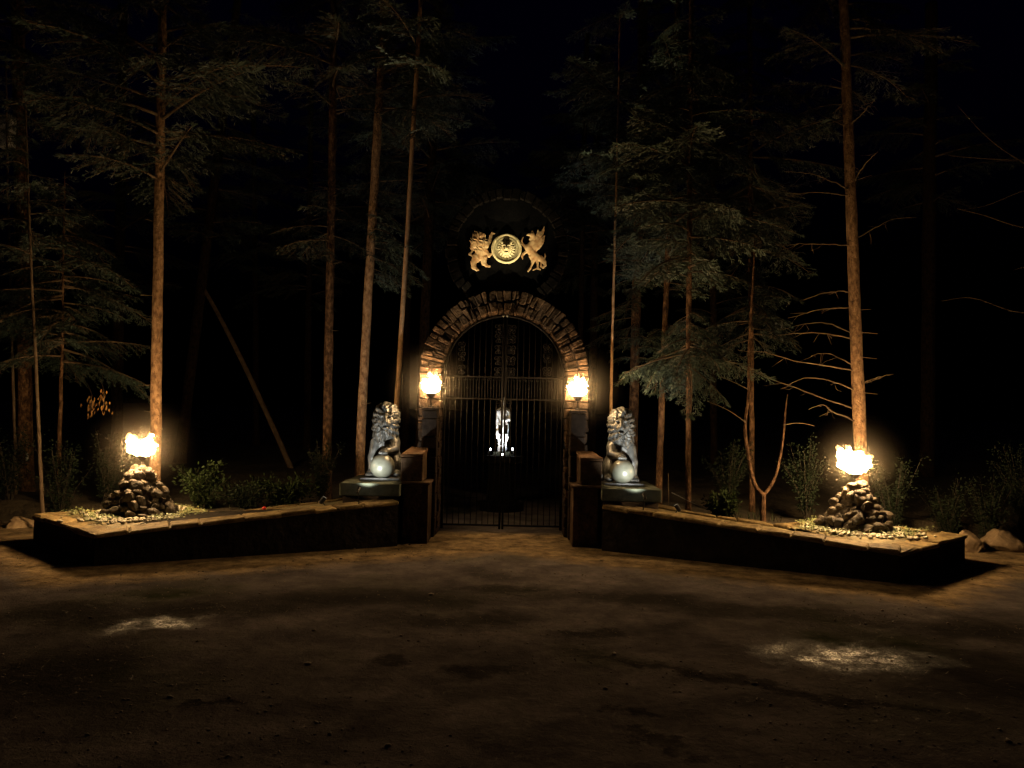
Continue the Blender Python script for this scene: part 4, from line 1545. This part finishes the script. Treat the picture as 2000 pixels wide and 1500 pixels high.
# dry leaf clusters lit orange
for k, (px, py) in enumerate(((178, 790), (203, 782))):
    c = D(px, py, 12.4)
    Q = []
    rgk = np.random.default_rng(300 + k)
    for i in range(26):
        o_ = c + rgk.normal(0, 1, 3) * np.array((.05, .05, .09))
        d_ = np.array((rgk.uniform(-.4, .2), rgk.uniform(-.3, .3), -1)) * rgk.uniform(.05, .09)
        s_ = np.array((1, rgk.uniform(-.6, .6), .2)) * .014
        Q.append((np.array([o_, o_ + d_ * .5 + s_, o_ + d_, o_ + d_ * .5 - s_]), np.array([(0, 1, 2, 3)])))
    V, F = join(Q)
    tt = thing('dry_leaf_spray', ['larger hanging spray of dry orange leaves above the left torch', 'smaller hanging spray of dry orange leaves nearest the left torch'][k], 'leaves', c, 'dry leaves above the left torch')
    part('leaves', V, F, M_DRYLEAF, tt)
    V, F = tube(smooth_line([c + np.array((-.35, .5, .35)), c + np.array((-.12, .2, .2)), c + np.array((0, 0, .03)), c + np.array((.0, 0, -.1))], 9), np.linspace(.009, .003, 9), 5)
    part('twig', V, F, M_TWIG, tt)


# ------------------------------------------------------------------ shrubs, ferns, pebbles, ground cover
def leaf_quads(P, dirs, l, w, rg):
    sd = np.cross(dirs, rg.normal(size=dirs.shape))
    sd /= np.maximum(np.linalg.norm(sd, axis=1, keepdims=True), 1e-9)
    m_ = P + dirs * l * .5
    V = np.stack([P, m_ + sd * w, P + dirs * l, m_ - sd * w], 1).reshape(-1, 3)
    return V, np.arange(len(V)).reshape(-1, 4)


def shrub(label, px, py, Y, h, r, seed, m, n=700, ll=.055):
    rg = np.random.default_rng(seed)
    b = D(px, py, Y)
    z0 = fl(b[0], Y) - .02
    b = np.array((b[0], Y, z0))
    t = thing('shrub', label, 'shrub', b, 'shrubs behind the planters')
    stems, lp, ld = [], [], []
    ns = 20
    for i in range(ns):
        a_ = rg.uniform(0, 2 * math.pi)
        out = r * rg.uniform(.2, 1)
        e = b + np.array((out * math.cos(a_), out * math.sin(a_), h * rg.uniform(.6, 1)))
        q = smooth_line([b + rg.normal(0, .03, 3) * (1, 1, 0), b * .6 + e * .4 + np.array((0, 0, .12 * h)), e], 9)
        stems.append(tubeq(q, np.linspace(.008, .003, 9), 4))
        k = n // ns
        u = rg.uniform(.15, 1, k)
        idx = u * 8
        i0 = np.minimum(idx.astype(int), 7)
        pp = q[i0] + (q[i0 + 1] - q[i0]) * (idx - i0)[:, None]
        dd = rg.normal(size=(k, 3)) + np.array((math.cos(a_) * .5, math.sin(a_) * .5, .35))
        dd /= np.linalg.norm(dd, axis=1, keepdims=True)
        pp = pp + dd * rg.uniform(0, .16, (k, 1)) * r * 1.5
        lp.append(pp)
        ld.append(dd)
    P_, d_ = np.concatenate(lp), np.concatenate(ld)
    V, F = leaf_quads(P_, d_, rg.uniform(.6, 1.3, (len(P_), 1)) * ll, rg.uniform(.25, .42, (len(P_), 1)) * ll * .7, rg)
    part('foliage', V, F, m, t)
    V, F = join(stems)
    part('stems', V, F, M_STEM, t)


SH = [('leafy shrub behind the back corner of the left planter, beside the lit trunk', 398, 985, 12.4, .6, .5, M_FERN),
      ('low leafy shrub under the leaning trunk', 480, 985, 12.4, .36, .55, M_SHRUB), ('leafy shrub at the foot of the leaning trunk, near the red ball', 556, 985, 12.5, .4, .6, M_FERN),
      ('shrub round the base of the grey mossy trunk', 628, 980, 13.3, .85, .33, M_SHRUB),
      ('dark shrub left of the left rock pile', 205, 985, 12.9, 1.0, .5, M_SHRUB), ('dark tall shrub behind the thin stem at the left planter', 120, 990, 12.6, 1.1, .5, M_SHRUB),
      ('dark shrub at the far left edge', 15, 1000, 12.8, 1.0, .55, M_SHRUB),
      ('low shrub between the slim reddish fir and the forked sapling', 1410, 1010, 12.0, .4, .28, M_FERN), ('dark shrub behind the forked sapling', 1420, 1000, 13.2, 1.0, .45, M_SHRUB),
      ('bushy shrub between forked sapling and right rock pile', 1575, 1000, 12.7, 1.15, .42, M_SHRUB),
      ('bushy shrub right of the right rock pile', 1745, 1010, 12.4, 1.1, .42, M_SHRUB), ('dark shrub behind the block-shaped boulder', 1850, 1010, 12.6, .9, .45, M_SHRUB),
      ('dark shrub behind the large boulder at the right', 1930, 1015, 12.3, 1.05, .45, M_SHRUB), ('dark shrub at the far right edge', 1995, 1015, 12.7, 1.1, .5, M_SHRUB)]
for i, s in enumerate(SH):
    shrub(s[0], s[1], s[2], s[3], s[4] * 1.25, s[5], 400 + i, s[6], 2200, .045 if s[6] is M_SHRUB else .06)

# grass blades near the forked sapling
rg = np.random.default_rng(77)
for k, (px, y_) in enumerate(((1445, 12.1), (1476, 12.0), (1510, 12.1))):
    b = D(px, 1018, y_)
    z0 = max(fl(b[0], y_), .30) - .02
    n = 16
    P_ = np.stack([b[0] + rg.normal(0, .07, n), y_ + rg.normal(0, .05, n), np.full(n, z0)], 1)
    d_ = np.stack([rg.normal(0, .22, n), rg.normal(0, .22, n), np.ones(n)], 1)
    V, F = leaf_quads(P_, d_, rg.uniform(.12, .26, (n, 1)), np.full((n, 1), .005), rg)
    solo('grass_tuft', V, F, M_FERN, ['thin grass tuft left of the forked sapling', 'thin grass tuft at the foot of the forked sapling', 'thin grass tuft right of the forked sapling'][k], 'grass', (b[0], y_, z0), 'grass tufts')

# stake and cable right of the right lion
p0, p1 = D(1306, 1000, 12.6), D(1305, 925, 12.6)
solo('stake', *tube([p0, p1], .008, 6), M_TWIG, 'thin upright stake right of the right lion pedestal', 'stake', p0)
p0, p1 = D(1312, 962, 12.6), D(1386, 997, 12.1)
solo('cable', *tube(smooth_line([p0, (p0 + p1) / 2 - np.array((0, 0, .01)), p1], 8), .006, 5), M_BOX, 'thin pale cable slanting down from the stake', 'cable', p1)
p = D(516, 993, 11.05)
bz = .43 + .21 * (p[0] + 4.85) / 3.2 + .04
solo('red_ball', ICO2[0] * .03 + np.array((p[0], p[1], p[2])), ICO2[1], M_RED, 'tiny red ball lying on the left wing wall', 'ball', (p[0], p[1], p[2] - .03), smooth=True)

for sgn, C, lab in ((-1, CL, 'left'), (1, CR, 'right')):
    rg = np.random.default_rng(90 + sgn)
    ch = []
    for i in range(330):
        a_ = rg.uniform(0, 2 * math.pi)
        if rg.random() < .6:
            a_ = rg.normal(-math.pi / 2 + .15 * sgn, .75)
        rr = .47 + abs(rg.normal(0, .2))
        s = rg.uniform(.012, .034)
        p = (C[0] + rr * math.cos(a_) * 1.0, C[1] + rr * math.sin(a_), .402 + s * .4)
        V, F = ICO1
        ch.append((V * np.array((s * rg.uniform(.8, 1.4), s, s * .7)) + rg.normal(0, s * .08, V.shape) + np.array(p), F))
    V, F = join(ch)
    plain('pebbles', V, F, M_PEBBLE, 'stuff', 'pale pebbles strewn round the rock pile on the %s planter' % lab, 'pebbles', smooth=True)
    n = 2600
    a_ = rg.uniform(0, 2 * math.pi, n)
    rr = .5 + np.abs(rg.normal(0, .28, n))
    P_ = np.stack([C[0] + rr * np.cos(a_) * 1.15, C[1] + rr * np.sin(a_), .41 + rg.uniform(0, .05, n)], 1)
    keep = (np.sin(P_[:, 0] * 7 + 2) + np.sin(P_[:, 1] * 6) > -.6) & (np.abs(P_[:, 0] - C[0]) + np.abs(P_[:, 1] - C[1]) < 1.15)
    P_ = P_[keep]
    d_ = np.stack([rg.normal(size=len(P_)), rg.normal(size=len(P_)), rg.uniform(-.1, .6, len(P_))], 1)
    d_ /= np.linalg.norm(d_, axis=1, keepdims=True)
    sd = np.stack([-d_[:, 1], d_[:, 0], rg.normal(0, .3, len(P_))], 1)
    l = rg.uniform(.02, .045, (len(P_), 1))
    m_ = P_ + d_ * l * .5
    V = np.stack([P_, m_ + sd * l * .4, P_ + d_ * l, m_ - sd * l * .4], 1).reshape(-1, 3)
    plain('ground_cover', V, np.arange(len(V)).reshape(-1, 4), M_IVY, 'stuff', 'small pale leaves of ground cover on the %s planter' % lab, 'ground cover')

# loose grit, small stones, fallen needles and twigs on the drive
rg = np.random.default_rng(21)
ch = []
for i in range(5200):
    y = 3.6 + 8.4 * rg.random() ** 1.1
    x = rg.uniform(-.75, .75) * y
    if np.sin(x * 1.7 + 2 * np.sin(y)) + np.sin(y * 2.1 + x) + rg.normal(0, .9) < .2:
        continue
    s_ = .004 + .007 * rg.random() ** 2 + (.014 * rg.random() if rg.random() < .06 else 0)
    V, F = ICO0
    ch.append((V * np.array((s_ * rg.uniform(.8, 1.5), s_ * rg.uniform(.8, 1.4), s_ * .7)) + rg.normal(0, s_ * .12, V.shape) + np.array((x, y, s_ * .3)), F))
V, F = join(ch)
plain('gravel', V, F, M_GRIT, 'stuff', 'loose grit and small stones scattered over the drive', 'gravel')
n = 2600
P_ = np.stack([rg.uniform(-.75, .75, n), 3.6 + 8.6 * rg.random(n), rg.uniform(.004, .012, n)], 1)
P_[:, 0] *= P_[:, 1]
an = rg.uniform(0, 2 * math.pi, n)
d_ = np.stack([np.cos(an), np.sin(an), rg.normal(0, .06, n)], 1)
l = rg.uniform(.02, .07, (n, 1))
sd = np.stack([-np.sin(an), np.cos(an), np.zeros(n)], 1) * .0025
V = np.stack([P_ - sd, P_ + d_ * l - sd, P_ + d_ * l + sd, P_ + sd], 1).reshape(-1, 3)
V[:, 2] = np.maximum(V[:, 2], .003)
plain('needle_litter', V, np.arange(len(V)).reshape(-1, 4), M_TWIG, 'stuff', 'fallen needles and twigs scattered over the drive', 'litter')

# ------------------------------------------------------------------ boulders beside the planters
rg = np.random.default_rng(15)
for (px, py, Y, sz, lab) in ((1890, 1062, 11.75, (.20, .2, .24), 'block-shaped tan boulder against the right end of the right planter'),
                             (1962, 1062, 12.0, (.46, .3, .27), 'large sloping tan boulder at the right edge'),
                             (44, 1030, 12.1, (.29, .24, .18), 'tan boulder beside the left end of the left planter'),
                             (-40, 1035, 12.0, (.4, .3, .25), 'boulder cut off by the left edge of the picture')):
    c = D(px, py, Y)
    V, F = rock((c[0], c[1], c[2]), sz, rg, ICO3, .1)
    solo('boulder', V, F, M_BOULDER, lab, 'boulder', (c[0], c[1], V[:, 2].min()), 'boulders beside the planters')

# ------------------------------------------------------------------ added glow volume round each flame, standing in for lens bloom
m = bpy.data.materials.new('halo')
m.use_nodes = True
N, L = m.node_tree.nodes, m.node_tree.links
N.remove(N['Principled BSDF'])
pv = N.new('ShaderNodeVolumePrincipled')
pv.inputs['Color'].default_value = (1, .84, .62, 1)
tc = N.new('ShaderNodeTexCoord')
ln = N.new('ShaderNodeVectorMath')
ln.operation = 'LENGTH'
L.new(tc.outputs['Object'], ln.inputs[0])
mr = N.new('ShaderNodeMapRange')
mr.inputs[1].default_value, mr.inputs[2].default_value = .85, .0
mr.inputs[3].default_value, mr.inputs[4].default_value = 0.0, 1.0
L.new(ln.outputs['Value'], mr.inputs[0])
pw = N.new('ShaderNodeMath')
pw.operation = 'POWER'
pw.inputs[1].default_value = 3.2
L.new(mr.outputs[0], pw.inputs[0])
mu = N.new('ShaderNodeMath')
mu.operation = 'MULTIPLY'
mu.inputs[1].default_value = GLOW
L.new(pw.outputs[0], mu.inputs[0])
L.new(mu.outputs[0], pv.inputs['Density'])
L.new(pv.outputs[0], N['Material Output'].inputs['Volume'])
halo_me = mesh('flame_halo', ICO2[0] * .87, ICO2[1], m)
for p in FLAMES:
    o = bpy.data.objects.new('flame_halo', halo_me)
    o.location = p
    link(o)
    o['kind'] = 'stuff'
    o['label'] = 'added warm halo imitating lens bloom round a torch flame'
    o['category'] = 'halo'
